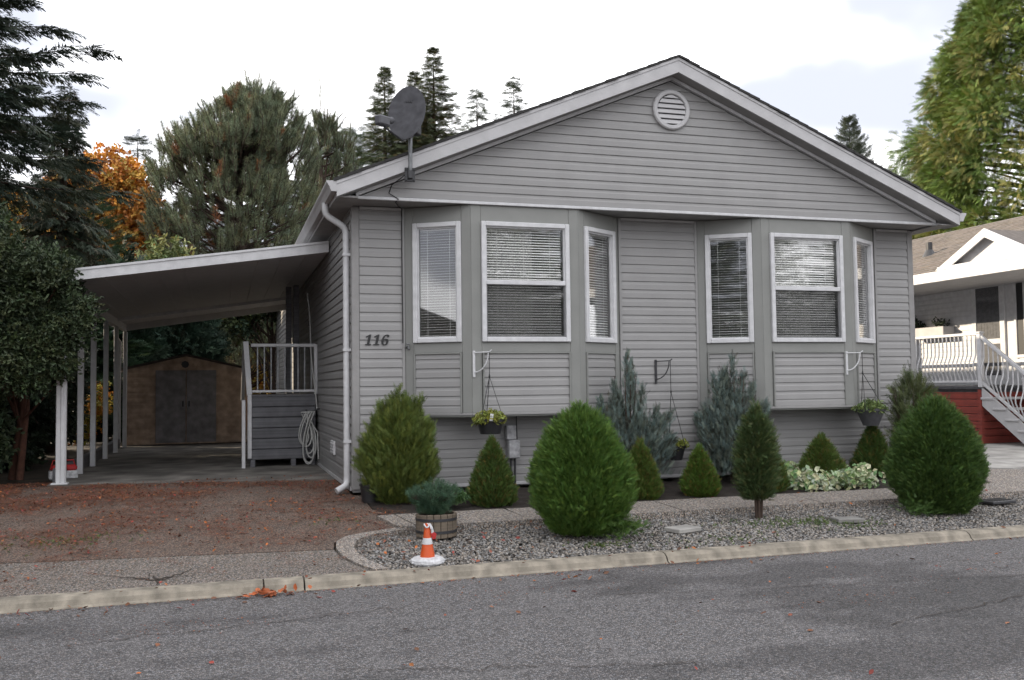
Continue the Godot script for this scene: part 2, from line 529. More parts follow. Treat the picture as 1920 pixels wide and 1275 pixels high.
# a broad old cedar: hundreds of hanging clumps on a turned outline
func clumpy(o: Node3D, h: float, prof: Curve, radius: float, clumps: int, per: int, mesh: Mesh, size: float, cols: Array, seed_: int, arc: Array):
	var r := RandomNumberGenerator.new(); r.seed = seed_
	var wood := Geo.new()
	wood.tube(PackedVector3Array([Vector3.ZERO, Vector3(0, h * 0.5, 0), Vector3(0, h * 0.96, 0)]), PackedFloat32Array([0.5, 0.3, 0.05]), 10, false)
	var xf := []; var cs := []
	var made := 0
	while made < clumps:
		var t := r.randf()
		var pr := prof.sample(t)
		if r.randf() > pr + 0.08: continue
		var az := r.randf() * TAU
		if absf(angle_difference(az, arc[0])) > arc[1]: continue
		made += 1
		var e := Vector3(cos(az), 0, sin(az))
		var q := pow(r.randf_range(0.2, 1.0), 0.5) * r.randf_range(0.9, 1.06)
		var c := e * pr * radius * q + Vector3.UP * t * h
		var cr := r.randf_range(0.35, 0.8) * lerpf(0.6, 1.0, pr)
		var col: Color = cols[r.randi() % cols.size()]
		col = col * r.randf_range(0.75, 1.25)
		if made % 6 == 0:
			wood.tube(PackedVector3Array([Vector3(0, c.y - 0.6, 0), c.lerp(Vector3(0, c.y, 0), 0.4), c]), PackedFloat32Array([0.08, 0.05, 0.02]), 4, false)
		for k in per:
			var u := Vector3(r.randfn(), r.randfn(), r.randfn()).normalized()
			if u.dot(e) < -0.3: u = -u
			var p := c + Vector3(u.x, u.y * 1.25, u.z) * cr * pow(r.randf(), 0.4)
			xf.append(aim(p, u + e * 0.5 + Vector3(r.randfn(0, 0.3), -0.55 + r.randfn(0, 0.3), r.randfn(0, 0.3)), Vector3(r.randfn(), r.randfn(), r.randfn()), size * r.randf_range(0.7, 1.3)))
			cs.append(tint(col, r, 0.2))
	part("trunk", wood, M.bark, o)
	scatter("crown", mesh, M.needle, xf, cs, o)

# a pine: limbs that bend upwards, bundles of needles, bare candles at the tips
func pine(o: Node3D, h: float, env: Array, depth: float, n: int, size: float, base: Color, seed_: int, second: Color, share: float, candles: Array):
	var r := RandomNumberGenerator.new(); r.seed = seed_
	var wood := Geo.new()
	wood.tube(PackedVector3Array([Vector3.ZERO, Vector3(0.1, h * 0.5, 0), Vector3(0, h * 0.92, 0)]), PackedFloat32Array([0.28, 0.18, 0.03]), 8, false)
	var xf := []; var cs := []
	var nz := FastNoiseLite.new(); nz.seed = seed_; nz.frequency = 0.75
	var made := 0
	while made < n:   # upright bottlebrush shoots; env rows are [height, least x, most x]
		var k := r.randi() % (env.size() - 1)
		var t := r.randf()
		var a: Array = env[k]; var c: Array = env[k + 1]
		var y := lerpf(a[0], c[0], t); var xa := lerpf(a[1], c[1], t); var xb := lerpf(a[2], c[2], t)
		if r.randf() > (xb - xa) / 5.2 + 0.12: continue
		var u := r.randf_range(-1, 1)
		var w := r.randf_range(-1, 1)
		if u * u + w * w > 1.0: continue
		var p := Vector3((xa + xb) / 2 + u * (xb - xa) / 2, y, w * minf(depth, (xb - xa) * 0.45))
		if nz.get_noise_3dv(p * Vector3(1, 1.3, 1)) < 0.02 and r.randf() < 0.93: continue
		made += 1
		var out := Vector3(u, 0, w)
		var dir := (Vector3.UP + out * r.randf_range(0.2, 0.8) + Vector3(r.randfn(0, 0.2), 0, r.randfn(0, 0.2))).normalized()
		var l := r.randf_range(0.35, 0.85) * size * 2.2
		if made % 9 == 0:
			wood.tube(PackedVector3Array([Vector3(0, clampf(p.y - 0.3 - 0.35 * absf(p.x), 1.0, h * 0.9), 0), p.lerp(Vector3(0, p.y, 0), 0.35) + Vector3(0, -0.35, 0), p]), PackedFloat32Array([0.045, 0.03, 0.012]), 3, false)
		shoot(xf, cs, wood, p, p + dir * l, size, second if r.randf() < share else base, r)
	for cd in candles:
		var p0: Vector3 = cd[0]; var p1: Vector3 = cd[1]
		wood.tube(PackedVector3Array([Vector3(0, maxf(p0.y - 1.6, 1.0), 0), p0.lerp(Vector3(0, p0.y, 0), 0.35) + Vector3(0, -0.7, 0), p0]), PackedFloat32Array([0.06, 0.045, 0.03]), 4, false)
		for j in 5:
			var q := p0 + Vector3(r.randfn(0, 0.2), r.randfn(-0.3, 0.25), r.randfn(0, 0.2))
			shoot(xf, cs, wood, q, q + Vector3(r.randfn(0, 0.2), 0.55, r.randfn(0, 0.2)), size, base, r)
		shoot(xf, cs, wood, p0, p1, size * 0.9, base, r)
	part("trunk", wood, M.bark, o)
	scatter("crown", mesh_cache.tuft, M.needle, xf, cs, o)

func shoot(xf: Array, cs: Array, wood: Geo, p0: Vector3, p1: Vector3, size: float, c: Color, r: RandomNumberGenerator):
	var l := (p1 - p0).length()
	wood.tube(PackedVector3Array([p0, p1]), PackedFloat32Array([0.022, 0.012]), 3, false)
	var m := maxi(2, int(l / (size * 0.3)))
	for j in m:
		var s := float(j) / m
		xf.append(aim(p0.lerp(p1, s), (p1 - p0) + Vector3(r.randfn(0, 0.12), 0, r.randfn(0, 0.12)) * l, Vector3(r.randfn(), 0, r.randfn()), size * lerpf(0.95, 0.55, s) * r.randf_range(0.85, 1.15)))
		cs.append(tint(c, r))

# a broad-leaved crown: clusters of leaf clumps on limbs
func broadleaf(o: Node3D, h: float, blobs: Array, n: int, mesh: Mesh, size: float, cols: Array, seed_: int, bark: Material, m: Material, hollow := 0.5, limbs := 14, trunk_r := 0.16):
	var r := RandomNumberGenerator.new(); r.seed = seed_
	var wood := Geo.new()
	wood.tube(PackedVector3Array([Vector3.ZERO, Vector3(0.08, h * 0.3, 0.03), Vector3(0, h * 0.62, 0)]), PackedFloat32Array([trunk_r, trunk_r * 0.75, trunk_r * 0.3]), 8, false)
	for k in limbs:
		var b: Array = blobs[k % blobs.size()]
		var tip: Vector3 = b[0] + b[1] * Vector3(r.randfn(0, 0.4), r.randfn(0, 0.4), r.randfn(0, 0.4))
		var root := Vector3(0, h * r.randf_range(0.2, 0.55), 0)
		wood.tube(PackedVector3Array([root, root.lerp(tip, 0.5) + Vector3(r.randfn(0, 0.1), 0.1, r.randfn(0, 0.1)), tip]), PackedFloat32Array([trunk_r * 0.4, trunk_r * 0.22, 0.008]), 5, false)
	var nz := FastNoiseLite.new(); nz.seed = seed_; nz.frequency = 0.9
	var xf := []; var cs := []
	var tries := 0
	while xf.size() < n and tries < n * 6:
		tries += 1
		var k := r.randi() % blobs.size()
		var b: Array = blobs[k]
		var u := Vector3(r.randfn(), r.randfn(), r.randfn()).normalized()
		var q := r.randf_range(hollow, 1.0)
		var p: Vector3 = b[0] + b[1] * u * q
		if nz.get_noise_3dv(p * 1.3) < -0.18: continue
		xf.append(aim(p, u + Vector3(r.randfn(0, 0.5), r.randfn(0.1, 0.5), r.randfn(0, 0.5)), Vector3(r.randfn(), r.randfn(), r.randfn()), size * r.randf_range(0.7, 1.3)))
		cs.append(tint(cols[r.randi() % cols.size()], r))
	part("trunk", wood, bark, o)
	scatter("crown", mesh, m, xf, cs, o)

# ---------------------------------------------------------------- terrain height of the front lot
func gy(z: float) -> float:
	if z <= -0.4: return 0.0
	if z <= 3.2: return -0.235 * (z + 0.4) / 3.6
	return -0.235

# ---------------------------------------------------------------- clapboard
const PROFILE := [[0.0, 0.012], [0.003, 0.0155], [0.060, 0.0125], [0.070, 0.0085], [0.084, 0.006], [0.1016, 0.0035]]

# one course from s0 to s1, cut at height top; ends may lean (dx per metre of height)
func plank_mesh(s0: float, s1: float, top: float, lean0 := 0.0, lean1 := 0.0) -> ArrayMesh:
	var key := "p%.4f %.4f %.4f %.3f %.3f" % [s0, s1, top, lean0, lean1]
	if mesh_cache.has(key): return mesh_cache[key]
	var pr := [[0.0, 0.0]]
	for q in PROFILE:
		if q[0] < top - 0.002: pr.append(q)
	pr.append([top, 0.0035 if top > 0.09 else 0.010])
	pr.append([top, 0.0])
	var g := Geo.new()
	for k in pr.size() - 1:
		var a: Array = pr[k]; var b: Array = pr[k + 1]
		g.quad(Vector3(s0 + lean0 * a[0], a[0], a[1]), Vector3(s1 + lean1 * a[0], a[0], a[1]), Vector3(s1 + lean1 * b[0], b[0], b[1]), Vector3(s0 + lean0 * b[0], b[0], b[1]))
	for k in range(1, pr.size() - 2):
		var a: Array = pr[k]; var b: Array = pr[k + 1]
		g.quad(Vector3(s1 + lean1 * a[0], a[0], a[1]), Vector3(s1 + lean1 * a[0], a[0], 0), Vector3(s1 + lean1 * b[0], b[0], 0), Vector3(s1 + lean1 * b[0], b[0], b[1]))
		g.quad(Vector3(s0 + lean0 * a[0], a[0], 0), Vector3(s0 + lean0 * a[0], a[0], a[1]), Vector3(s0 + lean0 * b[0], b[0], b[1]), Vector3(s0 + lean0 * b[0], b[0], 0))
	mesh_cache[key] = g.mesh()
	return mesh_cache[key]

# all courses between y_lo and y_hi; course edges lie at y0 + k * COURSE
func clad(parent: Node3D, xf: Transform3D, s0: float, s1: float, y0: float, y_lo: float, y_hi: float, m: Material = null, step := COURSE):
	var k := int(floor((y_lo - y0) / step + 0.001))
	while y0 + k * step < y_hi - 0.004:
		var yb := maxf(y0 + k * step, y_lo)
		var top := minf(y0 + (k + 1) * step, y_hi) - yb
		var o := part("siding_plank", plank_mesh(s0, s1, minf(top, COURSE)), m if m else M.siding, parent)
		o.transform = xf * Transform3D(Basis(), Vector3(0, yb, rng.randf_range(0.0, 0.0015)))
		k += 1

func board(parent: Node3D, called: String, xf: Transform3D, s0: float, s1: float, y0: float, y1: float, z0: float, z1: float, m: Material, ch := 0.004) -> MeshInstance3D:
	var g := Geo.new()
	g.cbox(Vector3((s0 + s1) / 2, (y0 + y1) / 2, (z0 + z1) / 2), Vector3(s1 - s0, y1 - y0, z1 - z0), ch)
	return part(called, g, m, parent, xf)

# a white framed window; hung: two sashes with a fly screen on the lower one
func window(house: Node3D, xf: Transform3D, s0: float, s1: float, y0: float, y1: float, hung: bool, closed := 0.6):
	var win := node("window", house, xf)
	var w := 0.052
	var g := Geo.new()
	var zc := 0.005; var d := 0.05
	g.cbox(Vector3(s0 + w / 2, (y0 + y1) / 2, zc), Vector3(w, y1 - y0, d), 0.006)
	g.cbox(Vector3(s1 - w / 2, (y0 + y1) / 2, zc), Vector3(w, y1 - y0, d), 0.006)
	g.cbox(Vector3((s0 + s1) / 2, y1 - w / 2, zc), Vector3(s1 - s0 - 2 * w, w, d - 0.001), 0.006)
	g.cbox(Vector3((s0 + s1) / 2, y0 + w / 2, zc), Vector3(s1 - s0 - 2 * w, w, d - 0.001), 0.006)
	part("window_frame", g, M.white, win)
	var a := s0 + w; var b := s1 - w; var c := y0 + w; var e := y1 - w
	var sg := Geo.new()
	var t := 0.014
	sg.box(Vector3(a + t / 2, (c + e) / 2, -0.012), Vector3(t, e - c, 0.03))
	sg.box(Vector3(b - t / 2, (c + e) / 2, -0.012), Vector3(t, e - c, 0.03))
	sg.box(Vector3((a + b) / 2, e - t / 2, -0.012), Vector3(b - a - 2 * t, t, 0.029))
	sg.box(Vector3((a + b) / 2, c + t / 2, -0.012), Vector3(b - a - 2 * t, t, 0.029))
	part("sash", sg, M.white, win)
	var mid := (y0 + y1) / 2 - 0.008
	if hung:
		var r := Geo.new()
		r.cbox(Vector3((a + b) / 2, mid, 0.004), Vector3(b - a - 0.002, 0.05, 0.042), 0.005)
		part("meeting_rail", r, M.white, win)
		pane(win, a, b, mid, e, -0.016)
		pane(win, a, b, c, mid, -0.010)
		var s := Geo.new()
		s.quad(Vector3(a, c, 0.004), Vector3(b, c, 0.004), Vector3(b, mid - 0.025, 0.004), Vector3(a, mid - 0.025, 0.004))
		part("fly_screen", s, M.screen, win)
	else:
		pane(win, a, b, c, e, -0.014)
	# blind: curved slats, strings and head rail
	var bl := Geo.new()
	var pitch := 0.0295
	var y := e - 0.04
	var x0 := a + 0.012; var x1 := b - 0.012
	if hung: x1 = b - 0.03
	while y > c + 0.012:
		var j := rng.randf_range(-0.0015, 0.0015)
		var tl := pitch * closed * 0.5 + rng.randf_range(-0.0008, 0.0008)
		bl.quad(Vector3(x0, y - tl + j, -0.054), Vector3(x1, y - tl, -0.054), Vector3(x1, y + 0.001, -0.064), Vector3(x0, y + 0.001 + j, -0.064))
		bl.quad(Vector3(x0, y + 0.001 + j, -0.064), Vector3(x1, y + 0.001, -0.064), Vector3(x1, y + tl * 0.7, -0.078), Vector3(x0, y + tl * 0.7 + j, -0.078))
		y -= pitch
	bl.box(Vector3((x0 + x1) / 2, e - 0.013, -0.065), Vector3(x1 - x0, 0.026, 0.03))
	bl.box(Vector3((x0 + x1) / 2, y + 0.010, -0.065), Vector3(x1 - x0, 0.012, 0.026))
	for q in ([0.2, 0.8] if not hung else [0.15, 0.5, 0.85]):
		bl.box(Vector3(lerpf(x0, x1, q), (e + y) / 2, -0.052), Vector3(0.003, e - y, 0.002))
	part("blind", bl, M.blind, win).set_meta("kind", "stuff")
	if hung:   # a gathered net curtain behind the blind
		var cu := Geo.new()
		var last := Vector3.ZERO
		for k in 41:
			var f := k / 40.0
			var p := Vector3(lerpf(a, a + (b - a) * 0.62, f), c, -0.13 + 0.014 * sin(f * 52.0))
			if k > 0: cu.quad(last, p, p + Vector3(0, e - c, 0), last + Vector3(0, e - c, 0))
			last = p
		part("curtain", cu, M.curtain, win)

func pane(win: Node3D, a: float, b: float, c: float, e: float, z: float):
	# sealed double glazing: two sheets of glass, each with its two faces
	for k in 2:
		var g := Geo.new()
		for q in [z - 0.016 * k, z - 0.016 * k - 0.004]:
			g.quad(Vector3(a, c, q), Vector3(b, c, q), Vector3(b, e, q), Vector3(a, e, q))
		part("pane", g, M.glass, win)

func bay(house: Node3D, cx: float):
	var bayo := node("bay_window", house)
	var hw := 0.632; var ho := 1.296
	var pts := [Vector3(cx - ho, 0, 0), Vector3(cx - hw, 0, BAY), Vector3(cx + hw, 0, BAY), Vector3(cx + ho, 0, 0)]
	var y0 := 0.817
	for k in 3:
		var a: Vector3 = pts[k]; var b: Vector3 = pts[k + 1]
		var l := (b - a).length()
		var xf := frame(a, (b - a) / l)
		var s0 := 0.148 if k == 1 else (0.108 if k == 0 else 0.104)
		var s1 := l - 0.126 if k == 1 else l - (0.108 if k == 0 else 0.088)
		if k == 1: s0 = 0.117
		if k == 1: s1 = s0 + 1.03
		var wy0 := 1.618; var wy1 := 2.946
		var p0 := 0.0; var p1 := l
		board(bayo, "trim_board", xf, p0 + 0.002, s0 - 0.001, y0 + 0.028, SOFFIT - 0.002, -0.05, 0.0, M.trim)
		board(bayo, "trim_board", xf, s1 + 0.001, p1 - 0.002, y0 + 0.028, SOFFIT - 0.002, -0.05, 0.0, M.trim)
		board(bayo, "trim_board", xf, s0, s1, wy1 + 0.001, SOFFIT - 0.003, -0.05, -0.002, M.trim)
		board(bayo, "trim_board", xf, s0, s1, 1.505, wy0 - 0.001, -0.05, -0.002, M.trim)
		# channel round the clad panel, then the courses
		var c0 := s0 + 0.004; var c1 := s1 - 0.004
		var tr := Geo.new()
		tr.cbox(Vector3(c0 + 0.009, 1.175, 0.004), Vector3(0.018, 0.66, 0.03), 0.003)
		tr.cbox(Vector3(c1 - 0.009, 1.175, 0.004), Vector3(0.018, 0.66, 0.03), 0.003)
		tr.cbox(Vector3((c0 + c1) / 2, 1.497, 0.004), Vector3(c1 - c0 - 0.036, 0.016, 0.029), 0.003)
		part("channel", tr, M.trim, bayo, xf)
		clad(bayo, xf * Transform3D(Basis(), Vector3(0, 0, -0.012)), c0 + 0.018, c1 - 0.018, 0.825, 0.845, 1.489)
		var back := Geo.new()
		back.box(Vector3((c0 + c1) / 2, 1.17, -0.035), Vector3(c1 - c0, 0.68, 0.04))
		part("panel_backing", back, M.trim, bayo, xf)
		board(bayo, "base_trim", xf, 0.0, l, y0, y0 + 0.028, -0.05, 0.008, M.siding, 0.003)
		window(house, xf, s0, s1, wy0, wy1, k == 1, 0.72 if k == 1 else (0.22 if k == 0 else 0.5))
	# floor and head of the bay
	var poly := PackedVector2Array()
	for p in [pts[3], pts[2], pts[1], pts[0]]: poly.append(Vector2(p.x, -p.z * 0.97))
	var fl := Geo.new()
	var flat_xf := Transform3D(Basis(Vector3.RIGHT, Vector3.FORWARD, Vector3.UP), Vector3.ZERO)
	poly.reverse()
	fl.prism(poly, 0.8, 0.816, Transform3D(Basis(Vector3.RIGHT, Vector3.FORWARD, Vector3.UP), Vector3.ZERO))
	part("bay_floor", fl, M.trim, bayo)
	for k in [0, 3]:   # light strip where the bay meets the wall
		var xx: float = pts[k].x + (-0.012 if k == 0 else 0.012)
		board(bayo, "corner_trim", Transform3D(), xx - 0.016, xx + 0.016, 0.817, SOFFIT - 0.002, 0.0, 0.022, M.siding, 0.003)

func build_house():
	var h := thing("bungalow", "grey clapboard bungalow with two bay windows under a front gable", "house")
	var c1 := 1.873; var c2 := 5.50; var ho := 1.296
	# --- shell: walls with openings for the bays, floor, ceiling
	var wall := Geo.new()
	var zc := -0.08; var th := 0.15
	var wl := func(x0: float, x1: float, y0: float, y1: float): wall.box(Vector3((x0 + x1) / 2, (y0 + y1) / 2, zc), Vector3(x1 - x0, y1 - y0, th))
	wl.call(0.005, c1 - ho + 0.03, 0.0, SOFFIT)
	wl.call(c1 + ho - 0.03, c2 - ho + 0.03, 0.0, SOFFIT)
	wl.call(c2 + ho - 0.03, W - 0.005, 0.0, SOFFIT)
	wl.call(c1 - ho + 0.03, c1 + ho - 0.03, 0.0, 0.8)
	wl.call(c2 - ho + 0.03, c2 + ho - 0.03, 0.0, 0.8)
	var L := 15.0
	wall.box(Vector3(0.08, SOFFIT / 2, -L / 2 - 0.08), Vector3(0.15, SOFFIT, L))
	wall.box(Vector3(W - 0.08, SOFFIT / 2, -L / 2 - 0.08), Vector3(0.15, SOFFIT, L))
	wall.box(Vector3(W / 2, SOFFIT / 2, -L - 0.1), Vector3(W - 0.4, SOFFIT, 0.15))
	var wo := part("wall", wall, M.siding, h)
	var inner := Geo.new()
	inner.box(Vector3(W / 2, 0.72, -L / 2), Vector3(W - 0.32, 0.06, L - 0.3))
	inner.box(Vector3(W / 2, SOFFIT + 0.03, -L / 2 - 0.1), Vector3(W - 0.02, 0.06, L))
	inner.box(Vector3(W / 2, 1.9, -3.6), Vector3(W - 0.32, 2.3, 0.1))
	inner.box(Vector3(W / 2, 1.9, -1.9), Vector3(0.1, 2.3, 3.3))
	part("room", inner, M.interior, h)
	# --- cladding
	var front := frame(Vector3.ZERO, Vector3.RIGHT)
	var g0 := 2.6715 - 27 * COURSE
	clad(wo, front, 0.082, c1 - ho - 0.028, g0, 0.05, SOFFIT - 0.03)
	clad(wo, front, c1 + ho + 0.028, c2 - ho - 0.028, g0, 0.05, SOFFIT - 0.03)
	clad(wo, front, c2 + ho + 0.028, W - 0.082, g0, 0.05, SOFFIT - 0.03)
	clad(wo, front, c1 - ho - 0.026, c1 + ho + 0.026, g0, 0.05, 0.80)
	clad(wo, front, c2 - ho - 0.026, c2 + ho + 0.026, g0, 0.05, 0.80)
	var left := frame(Vector3(0.002, 0, -L), Vector3.BACK)
	clad(wo, left, 0.0, L - 0.085, g0, 0.06, SOFFIT - 0.01)
	var right := frame(Vector3(W - 0.002, 0, 0), Vector3.FORWARD)
	clad(wo, right, 0.085, L, g0, 0.06, SOFFIT - 0.01, null, COURSE)
	# corner posts, base and head trims
	for x in [0.0, W]:
		var cp := Geo.new()
		var s := 1.0 if x == 0.0 else -1.0
		cp.cbox(Vector3(x + s * 0.036, SOFFIT / 2 + 0.01, 0.003), Vector3(0.085, SOFFIT - 0.04, 0.034), 0.006)
		cp.cbox(Vector3(x + s * 0.007, SOFFIT / 2 + 0.01, -0.049), Vector3(0.026, SOFFIT - 0.042, 0.069), 0.006)
		part("corner_post", cp, M.soffit, h)
	for seg in [[0.082, c1 - ho - 0.03], [c1 + ho + 0.03, c2 - ho - 0.03], [c2 + ho + 0.03, W - 0.082]]:
		board(h, "head_trim", front, seg[0], seg[1], SOFFIT - 0.034, SOFFIT - 0.006, 0.0, 0.03, M.fascia, 0.003)
	board(h, "base_trim", front, 0.08, W - 0.08, 0.012, 0.05, 0.0, 0.022, M.fascia, 0.004)
	board(h, "base_trim", left, 0.0, L - 0.08, 0.012, 0.058, 0.0, 0.022, M.fascia, 0.004)
	# --- bays with their windows
	bay(h, c1)
	bay(h, c2)
	# --- gable: courses cut to the roof line
	var gz := BAY
	var pk := 4.70   # underside of the rake at the ridge
	var base := 3.162
	var gab := Geo.new()
	gab.prism(PackedVector2Array([Vector2(W / 2 - (pk - base) / SLOPE, base), Vector2(W / 2 + (pk - base) / SLOPE, base), Vector2(W / 2, pk)]), gz - 0.1, gz, Transform3D())
	var go := part("gable", gab, M.siding, h)
	var k := 0
	while base + (k + 0.35) * COURSE < pk:
		var yb := base + k * COURSE
		var top := minf(COURSE, pk - yb - 0.02)
		var half := (pk - yb) / SLOPE - 0.01
		var o := part("siding_plank", plank_mesh(-half, half, top, 1.0 / SLOPE, -1.0 / SLOPE), M.siding, go)
		o.position = Vector3(W / 2, yb, gz + 0.001)
		k += 1
	# soffit of the gable overhang and its white edge
	var so := Geo.new()
	so.box(Vector3(W / 2, SOFFIT + 0.012, gz / 2 - 0.005), Vector3(W + 0.30, 0.02, gz + 0.01))
	part("soffit", so, M.soffit, h)
	var gt := Geo.new()
	gt.cbox(Vector3(W / 2, SOFFIT + 0.013, gz + 0.014), Vector3(W + 0.26, 0.034, 0.03), 0.005)
	part("gable_trim", gt, M.white, h)
	# louvred round vent
	var vent := node("gable_vent", h, Transform3D(Basis(), Vector3(3.69, 4.352, gz + 0.012)))
	var ring := Geo.new()
	var prof := PackedVector2Array([Vector2(0.236, 0.0), Vector2(0.238, 0.03), Vector2(0.225, 0.042), Vector2(0.192, 0.042), Vector2(0.184, 0.034), Vector2(0.184, 0.008)])
	ring.lathe(prof, 40, Transform3D(Basis(Vector3.RIGHT, PI / 2), Vector3.ZERO))
	part("rim", ring, M.fascia, vent)
	var bk := Geo.new()
	bk.lathe(PackedVector2Array([Vector2(0.186, 0.004), Vector2(0.0001, 0.005)]), 32, Transform3D(Basis(Vector3.RIGHT, PI / 2), Vector3.ZERO))
	part("backing", bk, M.dark_metal, vent)
	for j in 6:
		var yy := -0.152 + 0.061 * j
		var hw := sqrt(maxf(0.0, 0.184 * 0.184 - yy * yy)) - 0.002
		var hw2 := sqrt(maxf(0.0, 0.184 * 0.184 - (yy + 0.045) * (yy + 0.045))) - 0.002
		var sl := Geo.new()
		sl.quad(Vector3(-hw, yy - 0.012, 0.036), Vector3(hw, yy - 0.012, 0.036), Vector3(hw2, yy + 0.036, 0.017), Vector3(-hw2, yy + 0.036, 0.017))
		sl.quad(Vector3(-hw, yy - 0.016, 0.030), Vector3(hw, yy - 0.016, 0.030), Vector3(hw, yy - 0.012, 0.036), Vector3(-hw, yy - 0.012, 0.036))
		part("louvre", sl, M.fascia, vent)
	# --- roof
	var ro := Geo.new()
	var fz := 0.60
	var xe := 3.93
	var ytop := 4.925
	for s in [-1.0, 1.0]:
		var poly := PackedVector2Array([Vector2(0, ytop), Vector2(s * xe, ytop - SLOPE * xe), Vector2(s * xe, ytop - SLOPE * xe - 0.12), Vector2(0, ytop - 0.13)])
		if s > 0: poly.reverse()
		ro.prism(poly, -L - 0.4, fz - 0.002, Transform3D(Basis(), Vector3(W / 2 + s * 0.001, 0, 0)))
	var roof := part("roof", ro, M.shingle, h)
	for s in [-1.0, 1.0]:   # shingle courses, each lapping the one below
		var sh := Geo.new()
		var n := 30
		for j in n:
			var d0 := xe + 0.03 - j * (xe + 0.03) / n
			var d1 := d0 - (xe + 0.03) / n - 0.02
			var a := Vector3(W / 2 + s * d0, ytop - SLOPE * d0 + 0.012, 0)
			var b := Vector3(W / 2 + s * maxf(d1, 0.0), ytop - SLOPE * maxf(d1, 0.0) + 0.004, 0)
			var z1 := fz + 0.045 + rng.randf_range(-0.008, 0.008)
			var z0 := -L - 0.4
			var tk := Vector3(0, 0.012 + rng.randf_range(0.0, 0.005), 0)
			var q := [a + Vector3(0, 0, z0), a + Vector3(0, 0, z1), b + Vector3(0, 0, z1), b + Vector3(0, 0, z0)]
			if s > 0:
				sh.quad(q[0] + tk, q[1] + tk, q[2] + tk, q[3] + tk)
				sh.quad(q[0] - tk * 0.6, q[1] - tk * 0.6, q[1] + tk, q[0] + tk)
				sh.quad(q[1] - tk, q[2] - tk, q[2] + tk, q[1] + tk)
			else:
				sh.quad(q[3] + tk, q[2] + tk, q[1] + tk, q[0] + tk)
				sh.quad(q[1] - tk * 0.6, q[0] - tk * 0.6, q[0] + tk, q[1] + tk)
				sh.quad(q[2] - tk, q[1] - tk, q[1] + tk, q[2] + tk)
		part("shingles", sh, M.shingle, roof).set_meta("kind", "stuff")
	# rake fascia, rake soffit and the light strip against the gable
	for s in [-1.0, 1.0]:
		var ft := 4.912; var fb := 4.742
		var poly := PackedVector2Array([Vector2(0, ft), Vector2(0, fb), Vector2(s * xe, fb - SLOPE * xe + 0.012), Vector2(s * xe, ft - SLOPE * xe)])
		if s < 0: poly.reverse()
		var fa := Geo.new()
		fa.prism(poly, fz, fz + 0.022, Transform3D(Basis(), Vector3(W / 2, 0, 0)))
		part("rake_board", fa, M.fascia, h)
		var lip := Geo.new()   # folded metal edge over the board
		lip.prism(PackedVector2Array([Vector2(0, ft + 0.004), Vector2(0, ft - 0.03), Vector2(s * xe, ft - 0.03 - SLOPE * xe), Vector2(s * xe, ft + 0.004 - SLOPE * xe)] if s > 0 else [Vector2(s * xe, ft + 0.004 - SLOPE * xe), Vector2(s * xe, ft - 0.03 - SLOPE * xe), Vector2(0, ft - 0.03), Vector2(0, ft + 0.004)]), fz + 0.022, fz + 0.03, Transform3D(Basis(), Vector3(W / 2, 0, 0)))
		part("drip_edge", lip, M.fascia, h)
		var rs := Geo.new()
		var sp := PackedVector2Array([Vector2(0, fb + 0.004), Vector2(s * xe, fb + 0.004 - SLOPE * xe), Vector2(s * xe, fb + 0.016 - SLOPE * xe), Vector2(0, fb + 0.016)])
		if s < 0: sp.reverse()
		rs.prism(sp, gz - 0.06, fz - 0.001, Transform3D(Basis(), Vector3(W / 2, 0, 0)))
		part("rake_soffit", rs, M.soffit, h)
		var st := Geo.new()
		var lo := 3.71
		var tp := PackedVector2Array([Vector2(0, fb + 0.002), Vector2(0, fb - 0.034), Vector2(s * lo, fb - 0.034 - SLOPE * lo), Vector2(s * lo, fb + 0.002 - SLOPE * lo)])
		if s < 0: tp.reverse()
		st.prism(tp, gz, gz + 0.05, Transform3D(Basis(), Vector3(W / 2, 0, 0)))
		part("rake_trim", st, M.white, h)
		# eave: soffit, fascia and gutter along the side
		var ex: float = W / 2 + s * xe
		var es := Geo.new()
		es.box(Vector3(ex - s * 0.116, 3.118, -L / 2 + 0.3), Vector3(0.226, 0.014, L + 0.5))
		part("eave_soffit", es, M.soffit, h)
		var ef := Geo.new()
		ef.box(Vector3(ex - s * 0.012, 3.19, -L / 2 + 0.1), Vector3(0.02, 0.15, L + 0.98))
		part("eave_fascia", ef, M.fascia, h)
		var gp := PackedVector2Array([Vector2(0, 0.10), Vector2(0, 0), Vector2(0.055, 0.0), Vector2(0.068, 0.03), Vector2(0.078, 0.055), Vector2(0.102, 0.088), Vector2(0.104, 0.106), Vector2(0.092, 0.108), Vector2(0.094, 0.092), Vector2(0.068, 0.062), Vector2(0.058, 0.036), Vector2(0.05, 0.012), Vector2(0.01, 0.012), Vector2(0.01, 0.10)])
		var gu := Geo.new()
		gu.prism(gp, -L, 0.0, Transform3D(Basis(Vector3(s, 0, 0), Vector3.UP, Vector3(0, 0, 1)), Vector3(ex, 3.155, fz + 0.02)))
		var cap := Geo.new()
		cap.prism(PackedVector2Array([Vector2(0, 0), Vector2(0.055, 0.0), Vector2(0.068, 0.03), Vector2(0.078, 0.055), Vector2(0.102, 0.088), Vector2(0.104, 0.108), Vector2(0, 0.108)]), 0.0, 0.004, Transform3D(Basis(Vector3(s, 0, 0), Vector3.UP, Vector3(0, 0, 1)), Vector3(ex, 3.155, fz + 0.021)))
		var gut := part("gutter", gu, M.fascia, h)
		part("end_cap", cap, M.fascia, gut)
